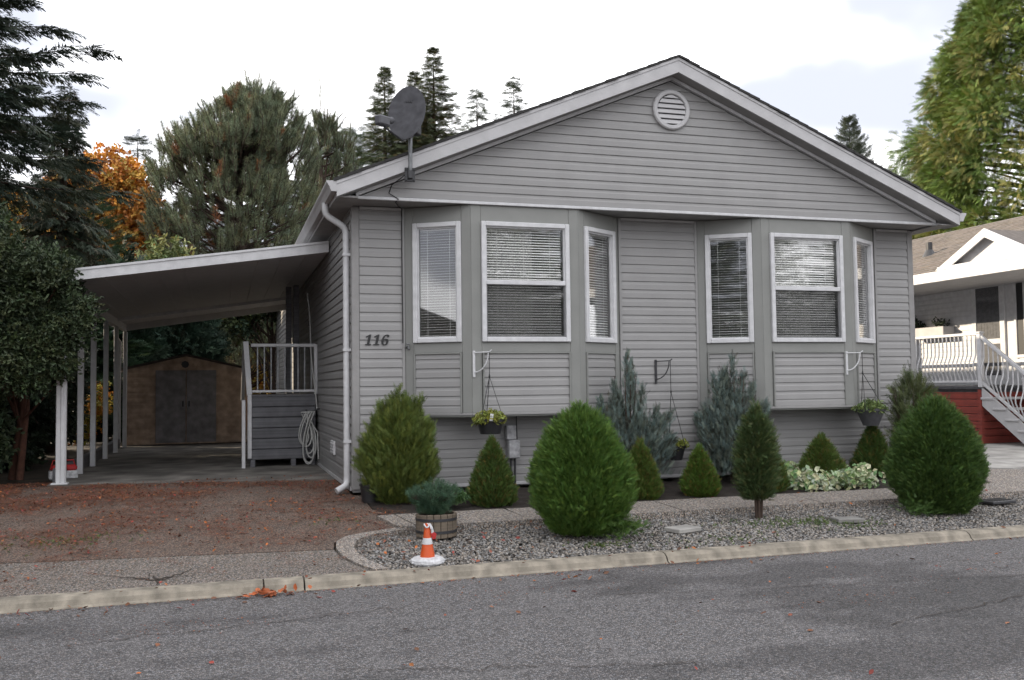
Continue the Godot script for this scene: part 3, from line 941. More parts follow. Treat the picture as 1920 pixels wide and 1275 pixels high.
	# downspout at the left front corner
	var dp := PackedVector3Array([Vector3(-0.275, 3.17, -0.10), Vector3(-0.275, 3.09, -0.10), Vector3(-0.268, 3.05, -0.10), Vector3(-0.245, 3.02, -0.10), Vector3(-0.10, 2.93, -0.10), Vector3(-0.068, 2.90, -0.10), Vector3(-0.052, 2.85, -0.10), Vector3(-0.05, 2.78, -0.10), Vector3(-0.05, 0.16, -0.10), Vector3(-0.053, 0.11, -0.09), Vector3(-0.07, 0.07, -0.07), Vector3(-0.17, 0.02, -0.03)])
	var ds := Geo.new()
	ds.tube(dp, PackedFloat32Array([0.036]), 10)
	part("downspout", ds, M.white, h)
	for yy in [0.55, 1.55, 2.6]:
		var strap := Geo.new()
		strap.box(Vector3(-0.045, yy, -0.10), Vector3(0.088, 0.03, 0.084))
		part("strap", strap, M.white, h)
	# house number
	var font := SystemFont.new()
	font.font_names = PackedStringArray(["Droid Serif"])
	font.font_italic = true
	font.font_weight = 700
	var tm := TextMesh.new()
	tm.text = "116"
	tm.font = font
	tm.font_size = 64
	tm.pixel_size = 0.0025
	tm.depth = 0.012
	var num := part("house_number", tm, M.black, h)
	num.transform = Transform3D(Basis(Vector3(1.0, 0, 0), Vector3(0.22, 1, 0), Vector3(0, 0, 1)), Vector3(0.267, 1.655, 0.022))
	# junction box and vent plate on the carport side
	var vp := Geo.new()
	vp.cbox(Vector3(-0.022, 0.39, -1.68), Vector3(0.03, 0.17, 0.34), 0.008)
	for j in 4: vp.box(Vector3(-0.04, 0.335 + 0.036 * j, -1.68), Vector3(0.012, 0.012, 0.28))
	part("wall_vent", vp, M.white, h)
	# tap beside the left bay
	var tap := Geo.new()
	tap.tube(PackedVector3Array([Vector3(0.59, 1.575, 0.02), Vector3(0.60, 1.58, 0.10), Vector3(0.60, 1.545, 0.13)]), PackedFloat32Array([0.012]), 8)
	tap.lathe(PackedVector2Array([Vector2(0.001, 0), Vector2(0.028, 0.004), Vector2(0.028, 0.012), Vector2(0.001, 0.016)]), 10, Transform3D(Basis(), Vector3(0.60, 1.60, 0.075)))
	part("wall_tap", tap, M.galv, h)
	# cable from the dish along the trim and down to the head of the left bay
	var cab := Geo.new()
	cab.tube(PackedVector3Array([Vector3(0.52, 3.40, 0.635), Vector3(0.44, 3.33, 0.60), Vector3(0.37, 3.29, 0.44), Vector3(0.34, 3.20, 0.432), Vector3(0.40, 3.165, 0.435), Vector3(0.44, 3.14, 0.44), Vector3(0.42, 3.118, 0.38), Vector3(0.48, 3.112, 0.2), Vector3(0.545, 3.11, 0.06), Vector3(0.55, 3.0, 0.035), Vector3(0.55, 2.6, 0.03), Vector3(0.555, 1.62, 0.03)]), PackedFloat32Array([0.006]), 6)
	part("cable", cab, M.black, h)
	# brackets for hanging baskets
	plant_bracket(h, Vector3(1.262, 1.375, BAY + 0.004), Vector3(0.85, 0, 0.5).normalized(), M.white)
	plant_bracket(h, Vector3(6.03, 1.36, BAY + 0.004), Vector3(0.96, 0, 0.3).normalized(), M.white)
	plant_bracket(h, Vector3(3.62, 1.28, 0.018), Vector3(0.75, 0, 0.66).normalized(), M.dark_metal)

func plant_bracket(h: Node3D, at: Vector3, dir: Vector3, m: Material):
	var g := Geo.new()
	g.cbox(at + Vector3(0, 0, 0.006), Vector3(0.03, 0.29, 0.012), 0.004)
	var r := PackedFloat32Array([0.007])
	g.tube(PackedVector3Array([at + Vector3(0, 0.125, 0.01), at + dir * 0.17 + Vector3(0, 0.128, 0.01), at + dir * 0.2 + Vector3(0, 0.15, 0.01)]), r, 6)
	var p := PackedVector3Array()
	for k in 9:
		var t := k / 8.0
		p.append(at + dir * 0.16 * sin(t * PI / 2) + Vector3(0, -0.09 + 0.21 * (1.0 - cos(t * PI / 2)), 0.012))
	g.tube(p, r, 6)
	part("plant_bracket", g, m, h)

# ---------------------------------------------------------------- satellite dish
func build_dish():
	var o := thing("satellite_dish", "dark grey oval satellite dish on a short mast above the left eave", "satellite dish", Vector3(0.525, 3.36, 0.66))
	var mast := Geo.new()
	mast.tube(PackedVector3Array([Vector3(0, 0.0, 0.0), Vector3(0.0, 0.10, 0.02), Vector3(0.0, 0.36, 0.03), Vector3(0.02, 0.55, 0.03)]), PackedFloat32Array([0.022]), 10)
	part("mast", mast, M.galv, o)
	var foot := Geo.new()
	foot.cbox(Vector3(0, 0.0, -0.012), Vector3(0.11, 0.15, 0.016), 0.004)
	foot.cbox(Vector3(0, 0.0, 0.01), Vector3(0.05, 0.09, 0.04), 0.006)
	for sx in [-0.04, 0.04]:
		for sy in [-0.055, 0.055]: foot.cbox(Vector3(sx, sy, 0.002), Vector3(0.018, 0.018, 0.014), 0.003)
	part("mounting_foot", foot, M.dark_metal, o)
	var nrm := Vector3(-0.78, 0.02, 0.62).normalized()
	var xf := aim(Vector3(-0.035, 0.615, 0.115), nrm, Vector3(0.2, 1, 0.1), 1.0)
	# a shallow oval bowl; local y is the pointing direction
	var bowl := Geo.new()
	var sc := Basis.from_scale(Vector3(0.25, 1.0, 0.27))
	var lx := Transform3D(xf.basis * sc, xf.origin)
	bowl.lathe(PackedVector2Array([Vector2(0.0001, -0.03), Vector2(0.35, -0.025), Vector2(0.7, -0.008), Vector2(1.0, 0.022), Vector2(1.02, 0.03), Vector2(0.99, 0.031)]), 40, lx)
	var face := Geo.new()
	face.lathe(PackedVector2Array([Vector2(0.99, 0.031), Vector2(0.7, 0.002), Vector2(0.35, -0.015), Vector2(0.0001, -0.02)]), 40, lx)
	var bo := part("bowl", bowl, M.dish, o)
	part("face", face, M.dish, bo)
	# printed arc and small lettering strokes on the face
	var mark := Geo.new()
	var pts := PackedVector3Array()
	for k in 9:
		var a := lerpf(2.5, 0.55, k / 8.0)
		pts.append(lx * Vector3(-0.28 + 0.0 + 0.22 * cos(a), -0.0105, 0.42 + 0.16 * sin(a)))
	mark.tube(pts, PackedFloat32Array([0.006]), 5)
	for k in 4:
		var c0 := lx * Vector3(-0.06 + 0.13 * k, -0.0085, 0.42)
		mark.tube(PackedVector3Array([c0, lx * Vector3(0.02 + 0.13 * k, -0.0085, 0.42 + 0.05)]), PackedFloat32Array([0.006]), 5)
	part("printed_mark", mark, M.black, bo)
	var arm := Geo.new()
	var low := xf * Vector3(0, 0.0, -0.26)
	var tip := o.transform.basis.inverse() * Vector3.ZERO + Vector3(-0.35, 0.43, 0.38)
	arm.tube(PackedVector3Array([Vector3(0.03, 0.40, 0.04), low + Vector3(-0.03, -0.03, 0.03), tip + Vector3(0.02, -0.05, 0)]), PackedFloat32Array([0.011]), 8)
	part("feed_arm", arm, M.dark_metal, o)
	var lnb := Geo.new()
	lnb.cbox(tip + Vector3(0.0, 0.01, 0), Vector3(0.15, 0.10, 0.09), 0.015, Basis(Vector3.UP, 0.6))
	lnb.tube(PackedVector3Array([tip + Vector3(0.04, 0.03, -0.03), tip + Vector3(0.11, 0.05, -0.10)]), PackedFloat32Array([0.03, 0.035]), 12)
	part("receiver", lnb, M.dish, o)
	var back := Geo.new()
	back.cbox(Vector3(0.06, 0.52, 0.0), Vector3(0.10, 0.20, 0.10), 0.01, Basis(Vector3.UP, -0.6))
	part("back_bracket", back, M.dark_metal, o)

# ---------------------------------------------------------------- carport and what stands in it
func build_carport():
	var o := thing("carport", "white metal lean-to carport roof on a row of slim posts", "carport")
	var zf := -2.02; var zr := -9.95
	var ys := func(x: float) -> float: return 2.915 + 0.1435 * x     # underside of the roof
	var x0 := -3.42; var x1 := -0.03
	var ro := Geo.new()
	ro.prism(PackedVector2Array([Vector2(x0, ys.call(x0)), Vector2(x1, ys.call(x1)), Vector2(x1, ys.call(x1) + 0.12), Vector2(x0, ys.call(x0) + 0.12)]), zr, zf - 0.03)
	part("roof_deck", ro, M.fascia, o)
	var k := 0
	while -3.35 + 0.305 * k < -0.2:   # seams of the roof pans, seen from below
		var x := -3.35 + 0.305 * k
		var g := Geo.new()
		g.box(Vector3(x, ys.call(x) - 0.004, (zf + zr) / 2), Vector3(0.016, 0.012, zf - zr - 0.1), Basis(Vector3.BACK, atan(0.1435)))
		part("roof_seam", g, M.fascia, o)
		k += 1
	var fa := Geo.new()
	fa.prism(PackedVector2Array([Vector2(x0, ys.call(x0) - 0.006), Vector2(x1, ys.call(x1) - 0.006), Vector2(x1, ys.call(x1) + 0.136), Vector2(x0, ys.call(x0) + 0.136)]), zf - 0.03, zf)
	fa.prism(PackedVector2Array([Vector2(x0, ys.call(x0) + 0.11), Vector2(x1, ys.call(x1) + 0.11), Vector2(x1, ys.call(x1) + 0.138), Vector2(x0, ys.call(x0) + 0.138)]), zf, zf + 0.012)
	part("fascia", fa, M.post_white, o)
	var fs := Geo.new()
	fs.box(Vector3(x0 - 0.015, ys.call(x0) + 0.07, (zf + zr) / 2), Vector3(0.03, 0.17, zf - zr))
	part("side_gutter", fs, M.post_white, o)
	var bm := Geo.new()
	bm.cbox(Vector3(-3.21, ys.call(-3.21) - 0.075, (zf + zr) / 2 - 0.1), Vector3(0.07, 0.14, zf - zr - 0.3), 0.006)
	part("side_beam", bm, M.post_white, o)
	for z in [-8.15, -9.85]:
		var cb := Geo.new()
		var hgt := 0.062 if z > -9.0 else 0.13
		cb.prism(PackedVector2Array([Vector2(-3.17, ys.call(-3.17) - hgt), Vector2(x1 - 0.05, ys.call(x1) - hgt), Vector2(x1 - 0.05, ys.call(x1) - 0.001), Vector2(-3.17, ys.call(-3.17) - 0.001)]), z - 0.03, z + 0.03)
		part("cross_beam", cb, M.white if z > -9.0 else M.fascia, o)
	var zs := [-2.29, -3.73, -5.05, -6.62, -8.2, -9.85]
	for j in zs.size():
		var w := 0.115 if j == 0 else 0.076
		var x := -3.222 if j == 0 else -3.2
		var g := Geo.new()
		var top: float = ys.call(x) - 0.15
		g.cbox(Vector3(x, top / 2, zs[j]), Vector3(w, top, 0.075), 0.008)
		if j == 0:   # two-part front post with a base plate
			g.cbox(Vector3(x + 0.022, top / 2, zs[j] + 0.04), Vector3(0.05, top - 0.01, 0.02), 0.006)
			g.cbox(Vector3(x - 0.01, 0.015, zs[j] + 0.01), Vector3(0.19, 0.03, 0.14), 0.006)
		part("post", g, M.post_white, o)
	var dn := Geo.new()
	dn.tube(PackedVector3Array([Vector3(-3.40, 2.32, -9.7), Vector3(-3.36, 2.2, -9.75), Vector3(-3.3, 2.1, -9.8), Vector3(-3.3, 0.12, -9.8), Vector3(-3.36, 0.04, -9.72)]), PackedFloat32Array([0.035]), 8)
	part("downspout", dn, M.post_white, o)
	var sill := Geo.new()
	sill.cbox(Vector3(-3.32, 0.09, -6.2), Vector3(0.09, 0.18, 7.2), 0.01)
	part("sill_timber", sill, M.deck_grey, o)

func build_shed():
	var o := thing("garden_shed", "tan metal shed with grey double doors at the back of the carport", "shed", Vector3(-2.06, 0, -11.45))
	var hw := 1.2; var d := 1.22
	var body := Geo.new()
	body.prism(PackedVector2Array([Vector2(-hw, 0.03), Vector2(hw, 0.03), Vector2(hw, 1.55), Vector2(0, 1.83), Vector2(-hw, 1.55)]), -d, d)
	var b := part("wall", body, M.shed, o)
	for k in 17:
		var yb := 0.05 + 0.105 * k
		if yb > 1.72: break
		var half := hw if yb < 1.5 else (1.83 - yb - 0.1) / 0.2333
		for s in [-1.0, 1.0]:
			var inner := 0.62 if yb < 1.5 else 0.01
			if half - inner < 0.05: continue
			var xa: float = minf(s * inner, s * half); var xb: float = maxf(s * inner, s * half)
			var p := part("siding_plank", plank_mesh(xa, xb, 0.1016), M.shed, b)
			p.position = Vector3(0, yb, d + 0.001)
	for s in [-1.0, 1.0]:
		var g := Geo.new()
		g.cbox(Vector3(s * 0.30, 0.80, d + 0.02), Vector3(0.58, 1.48, 0.03), 0.006)
		for j in 5: g.box(Vector3(s * 0.30 - 0.22 + 0.11 * j, 0.80, d + 0.038), Vector3(0.012, 1.40, 0.008))
		var door := part("door", g, M.shed_door, o)
		var hd := Geo.new()
		hd.cbox(Vector3(s * 0.06, 0.85, d + 0.05), Vector3(0.03, 0.12, 0.03), 0.006)
		part("handle", hd, M.black, door)
	var v := Geo.new()
	v.lathe(PackedVector2Array([Vector2(0.075, 0), Vector2(0.075, 0.03), Vector2(0.0001, 0.03)]), 8, Transform3D(Basis(Vector3.RIGHT, PI / 2), Vector3(-0.02, 1.66, d + 0.012)))
	part("vent", v, M.black, o)
	for s in [-1.0, 1.0]:
		var r := Geo.new()
		var poly := PackedVector2Array([Vector2(0, 1.835), Vector2(s * (hw + 0.1), 1.835 - 0.2333 * (hw + 0.1)), Vector2(s * (hw + 0.1), 1.875 - 0.2333 * (hw + 0.1)), Vector2(0, 1.875)])
		if s < 0: poly.reverse()
		r.prism(poly, -d - 0.1, d + 0.1)
		part("roof", r, M.shed_roof, o)

func build_landing():
	var o := thing("side_landing", "grey boarded entry landing with white railing inside the carport", "porch steps", Vector3(0, 0, -3.75))
	var xa := -0.955; var xb := -0.04; var dp := 1.5
	var fr := Geo.new()
	fr.box(Vector3((xa + xb) / 2, 0.55, -dp / 2 - 0.03), Vector3(xb - xa - 0.04, 0.84, dp - 0.06))
	part("carcass", fr, M.deck_grey, o)
	for k in 6:
		var g := Geo.new()
		g.cbox(Vector3((xa + xb) / 2, 0.19 + 0.152 * k, -0.012), Vector3(xb - xa, 0.143, 0.03), 0.008)
		part("board", g, M.deck_grey, o)
		var g2 := Geo.new()
		g2.cbox(Vector3(xa + 0.005, 0.19 + 0.152 * k, -dp / 2 - 0.02), Vector3(0.03, 0.143, dp), 0.008)
		part("board", g2, M.deck_grey, o)
	for k in 9:
		var g := Geo.new()
		g.cbox(Vector3((xa + xb) / 2, 1.035, -0.07 - 0.165 * k), Vector3(xb - xa + 0.04, 0.03, 0.155), 0.006)
		part("deck_board", g, M.deck_grey, o)
	for x in [-0.93, -0.36, -0.08]:
		for z in [-0.05, -1.4]:
			part("foot", bar(Vector3(x, 0.0, z), Vector3(x, 0.13, z), 0.07, 0.09, 0.006), M.deck_grey, o)
	var rail := Geo.new()
	rail.cbox(Vector3((xa + xb) / 2, 1.765, 0.0), Vector3(xb - xa, 0.045, 0.06), 0.006)
	part("top_rail", rail, M.post_white, o)
	var rb := Geo.new()
	rb.cbox(Vector3((xa + xb) / 2, 1.10, 0.0), Vector3(xb - xa, 0.035, 0.04), 0.005)
	part("bottom_rail", rb, M.post_white, o)
	for k in 9:
		var x := xa + 0.09 + 0.095 * k
		part("baluster", bar(Vector3(x, 1.11, 0), Vector3(x, 1.75, 0), 0.018, 0.018), M.galv, o)
	part("newel", bar(Vector3(xa - 0.02, 0.14, 0.0), Vector3(xa - 0.02, 1.05, 0.0), 0.06, 0.06, 0.006), M.post_white, o)
	part("newel", bar(Vector3(xa - 0.02, 1.05, 0.0), Vector3(xa - 0.075, 1.82, 0.0), 0.075, 0.06, 0.006), M.post_white, o)
	part("newel", bar(Vector3(xb, 1.05, 0.0), Vector3(xb, 1.78, 0.0), 0.05, 0.05, 0.006), M.post_white, o)
	part("handrail_post", bar(Vector3(-1.06, 0.0, 0.10), Vector3(-1.06, 0.98, 0.10), 0.05, 0.05, 0.006), M.post_white, o)
	# side railing and the steps that go down behind
	part("side_rail", bar(Vector3(xa - 0.06, 1.76, 0), Vector3(xa - 0.06, 1.76, -dp), 0.06, 0.045, 0.006), M.post_white, o)
	for k in 5:
		var g := Geo.new()
		g.cbox(Vector3((xa + xb) / 2, 0.85 - 0.18 * k, -dp - 0.14 - 0.27 * k), Vector3(xb - xa, 0.04, 0.28), 0.006)
		part("step", g, M.deck_grey, o)
	part("side_rail", bar(Vector3(xa - 0.06, 1.76, -dp), Vector3(xa - 0.06, 0.95, -dp - 1.3), 0.06, 0.045, 0.006), M.post_white, o)
	for x in [-0.20, -0.30]:   # tall posts by the side door, behind the railing
		part("tall_post", bar(Vector3(x, 0.1, -dp - 0.1 - (0.3 if x < -0.25 else 0.0)), Vector3(x, 2.82, -dp - 0.1 - (0.3 if x < -0.25 else 0.0)), 0.09, 0.09, 0.006), M.deck_grey, o)

func build_hose():
	var o := thing("garden_hose", "pale garden hose hanging in long loops beside the side landing", "garden hose", Vector3(-0.13, 0.0, -3.55))
	var g := Geo.new()
	var pts := PackedVector3Array()
	for k in 18: pts.append(Vector3(-0.02 + 0.1 * (k / 17.0) + 0.012 * sin(k * 0.5), 2.55 - 1.74 * k / 17.0, -0.35 + 0.33 * k / 17.0))
	var loops := [[-0.02, 0.20, 0.09], [-0.10, 0.33, 0.10], [-0.03, 0.07, 0.12], [-0.07, 0.30, 0.11], [0.0, 0.14, 0.10], [-0.04, 0.05, 0.11]]
	var z := 0.0
	for l in loops:
		for k in 20:
			var a := TAU * k / 20.0
			var yc: float = (0.80 + l[1]) / 2; var ry: float = (0.80 - l[1]) / 2
			pts.append(Vector3(l[0] + 0.05 * cos(a * 0.5) + (l[2] + 0.02) * sin(a) * -1.0 * pow(maxf(0.03, (1.0 - cos(a)) / 2), 0.4), yc + ry * cos(a), z + 0.02 * sin(a * 2.0)))
		z += 0.012
	pts.append(Vector3(0.09, 0.5, 0.06)); pts.append(Vector3(0.10, 0.12, 0.06))
	g.tube(pts, PackedFloat32Array([0.0105]), 7)
	part("hose", g, M.hose, o)
	var hk := Geo.new()
	hk.tube(PackedVector3Array([Vector3(0.13, 0.84, 0.02), Vector3(-0.04, 0.79, 0.02), Vector3(-0.07, 0.83, 0.02)]), PackedFloat32Array([0.012]), 6)
	part("hook", hk, M.dark_metal, o)

# ---------------------------------------------------------------- small things in the front yard
func build_cone():
	var o := thing("traffic_cone", "small orange traffic cone with a white band on a white round base by the kerb", "traffic cone", Vector3(0.17, -0.232, 3.06))
	var b := Geo.new()
	b.lathe(PackedVector2Array([Vector2(0.125, 0.0), Vector2(0.133, 0.012), Vector2(0.13, 0.034), Vector2(0.112, 0.048), Vector2(0.06, 0.054), Vector2(0.0001, 0.055)]), 26)
	for k in 9: b.cbox(Vector3(0.132 * cos(TAU * k / 9), 0.02, 0.132 * sin(TAU * k / 9)), Vector3(0.02, 0.016, 0.02), 0.004)
	part("base", b, M.cone_white, o)
	var c := Geo.new()
	c.lathe(PackedVector2Array([Vector2(0.058, 0.05), Vector2(0.056, 0.062), Vector2(0.040, 0.152)]), 22)
	c.lathe(PackedVector2Array([Vector2(0.033, 0.197), Vector2(0.021, 0.285), Vector2(0.019, 0.305), Vector2(0.012, 0.308), Vector2(0.0001, 0.30)]), 22)
	part("body", c, M.orange, o)
	var w := Geo.new()
	w.lathe(PackedVector2Array([Vector2(0.0405, 0.150), Vector2(0.0415, 0.152), Vector2(0.0345, 0.196), Vector2(0.033, 0.198)]), 22)
	part("reflective_band", w, M.white, o)
	# strip of barrier tape knotted round the top
	var t := Geo.new()
	var t2 := Geo.new()
	var ring := PackedVector3Array()
	for k in 13: ring.append(Vector3(0.024 * cos(TAU * k / 12), 0.29 + 0.012 * sin(k * 1.3), 0.024 * sin(TAU * k / 12)))
	t.tube(ring, PackedFloat32Array([0.007]), 5)
	var p := PackedVector3Array([Vector3(0.01, 0.308, 0.012), Vector3(0.028, 0.30, 0.022), Vector3(0.042, 0.27, 0.024), Vector3(0.05, 0.235, 0.02)])
	for k in 3: t.quad(p[k], p[k + 1], p[k + 1] + Vector3(-0.022, -0.004, 0.006), p[k] + Vector3(-0.018, 0.006, 0.006))
	t2.quad(p[3] + Vector3(-0.022, 0.002, 0.006), p[3] + Vector3(0.012, -0.045, 0.0), p[3] + Vector3(0.02, -0.01, -0.004), p[3] + Vector3(0.002, 0.006, 0))
	t2.quad(p[2] + Vector3(-0.03, -0.02, 0.006), p[3] + Vector3(-0.012, -0.05, 0.004), p[3] + Vector3(0.012, -0.045, 0.0), p[3] + Vector3(-0.022, 0.002, 0.006))
	part("tape", t, M.cone_white, o)
	part("tape_end", t2, M.red, o)

func build_barrel():
	var at := Vector3(0.45, gy(2.12) - 0.01, 2.12)
	var o := thing("barrel_planter", "weathered wooden half barrel planter holding a dark dwarf pine", "planter", at)
	var n := 18
	for k in n:
		var a := TAU * k / n
		var g := Geo.new()
		var r := 0.168
		var w := TAU * r / n - 0.003
		var bs := Basis(Vector3.UP, -a)
		g.cbox(Vector3(cos(a) * r, 0.10, sin(a) * r), Vector3(0.022, 0.20 + rng.randf_range(-0.008, 0.008), w), 0.004, bs)
		part("stave", g, M.wood, o)
	for y in [0.05, 0.155]:
		var g := Geo.new()
		g.lathe(PackedVector2Array([Vector2(0.181, y - 0.012), Vector2(0.184, y - 0.011), Vector2(0.184, y + 0.011), Vector2(0.181, y + 0.012)]), 28)
		part("hoop", g, M.dark_metal, o)
	var s := Geo.new()
	s.lathe(PackedVector2Array([Vector2(0.16, 0.17), Vector2(0.08, 0.182), Vector2(0.0001, 0.185)]), 18)
	part("soil", s, M.soil, o)
	var t := thing("dwarf_pine", "low dark green dwarf pine growing in the wooden half barrel", "shrub", at + Vector3(-0.01, 0.18, 0))
	var w := Geo.new()
	w.tube(PackedVector3Array([Vector3.ZERO, Vector3(0.02, 0.06, 0.01), Vector3(0.0, 0.14, 0)]), PackedFloat32Array([0.028, 0.024, 0.012]), 8)
	var r := RandomNumberGenerator.new(); r.seed = 5
	var xf := []; var cs := []
	for k in 150:
		var az := r.randf() * TAU
		var l := sqrt(r.randf()) * 0.225
		var tip := Vector3(cos(az) * l, 0.12 + 0.15 * (1.0 - l / 0.26) * r.randf_range(0.35, 1.0) + 0.04, sin(az) * l)
		w.tube(PackedVector3Array([Vector3(0, 0.08, 0), tip * Vector3(0.6, 0.8, 0.6), tip]), PackedFloat32Array([0.006, 0.004, 0.003]), 3, false)
		var d := (tip - Vector3(0, 0.02, 0)).normalized() + Vector3.UP * 0.5
		for j in 5:
			xf.append(aim(tip - d * 0.035 * j + Vector3(r.randfn(0, 0.015), r.randfn(0, 0.01), r.randfn(0, 0.015)), d, Vector3(r.randfn(), 0, r.randfn()), r.randf_range(0.06, 0.085)))
			cs.append(tint(Color(0.045, 0.095, 0.05), r))
	part("trunk", w, M.bark, t)
	scatter("foliage", mesh_cache.tuft, M.needle, xf, cs, t)

func hanging_basket(called: String, label: String, at: Vector3, r0: float, r1: float, h: float, hook: Vector3, leaf: Color, n: int, trailing: float, m: Material, label_tag := false):
	var o := thing(called, label, "hanging basket", at, 0.0, "hanging baskets on the house front")
	var p := Geo.new()
	p.lathe(PackedVector2Array([Vector2(0.0001, 0.0), Vector2(r0 * 0.97, 0.0), Vector2(r0, 0.01), Vector2(r1, h - 0.03), Vector2(r1 + 0.012, h - 0.028), Vector2(r1 + 0.014, h), Vector2(r1 - 0.002, h), Vector2(r1 - 0.008, h - 0.03), Vector2(0.0001, h - 0.035)]), 26)
	part("pot", p, m, o)
	var hk := hook - at
	var knot := Vector3(hk.x, lerpf(h, hk.y, 0.62), hk.z)
	for k in 3:
		var a := TAU * k / 3.0 + 0.5
		var g := Geo.new()
		g.tube(PackedVector3Array([Vector3(cos(a) * r1, h - 0.01, sin(a) * r1), knot]), PackedFloat32Array([0.004]), 4)
		part("hanger", g, M.black, o)
	var c := Geo.new()
	c.tube(PackedVector3Array([knot, hk]), PackedFloat32Array([0.004]), 5)
	c.lathe(PackedVector2Array([Vector2(0.004, -0.02), Vector2(0.011, 0.0), Vector2(0.004, 0.03)]), 8, Transform3D(Basis(), knot))
	part("chain", c, M.black, o)
	if label_tag:
		var t := Geo.new()
		t.cbox(Vector3(-0.03, h + 0.02, r1 + 0.012), Vector3(0.035, 0.075, 0.003), 0.001, Basis(Vector3.BACK, -0.15))
		part("plant_tag", t, M.white, o)
	var r := RandomNumberGenerator.new(); r.seed = int(at.x * 1000)
	var xf := []; var cs := []
	for k in n:
		var az := r.randf() * TAU
		var l := sqrt(r.randf()) * r1 * 1.15
		var q := Vector3(cos(az) * l, h - 0.02 + r.randf() * 0.09 * (1.3 - l / r1) - trailing * maxf(0.0, l - r1 * 0.9), sin(az) * l)
		xf.append(aim(q, Vector3(cos(az) * l * 5.0, 1.0, sin(az) * l * 5.0) + Vector3(r.randfn(0, 0.4), 0, r.randfn(0, 0.4)), Vector3(r.randfn(), r.randfn(), r.randfn()), r.randf_range(0.05, 0.09)))
		cs.append(tint(leaf, r, 0.4))
	scatter("foliage", mesh_cache.small_leaf, M.leaf, xf, cs, o)

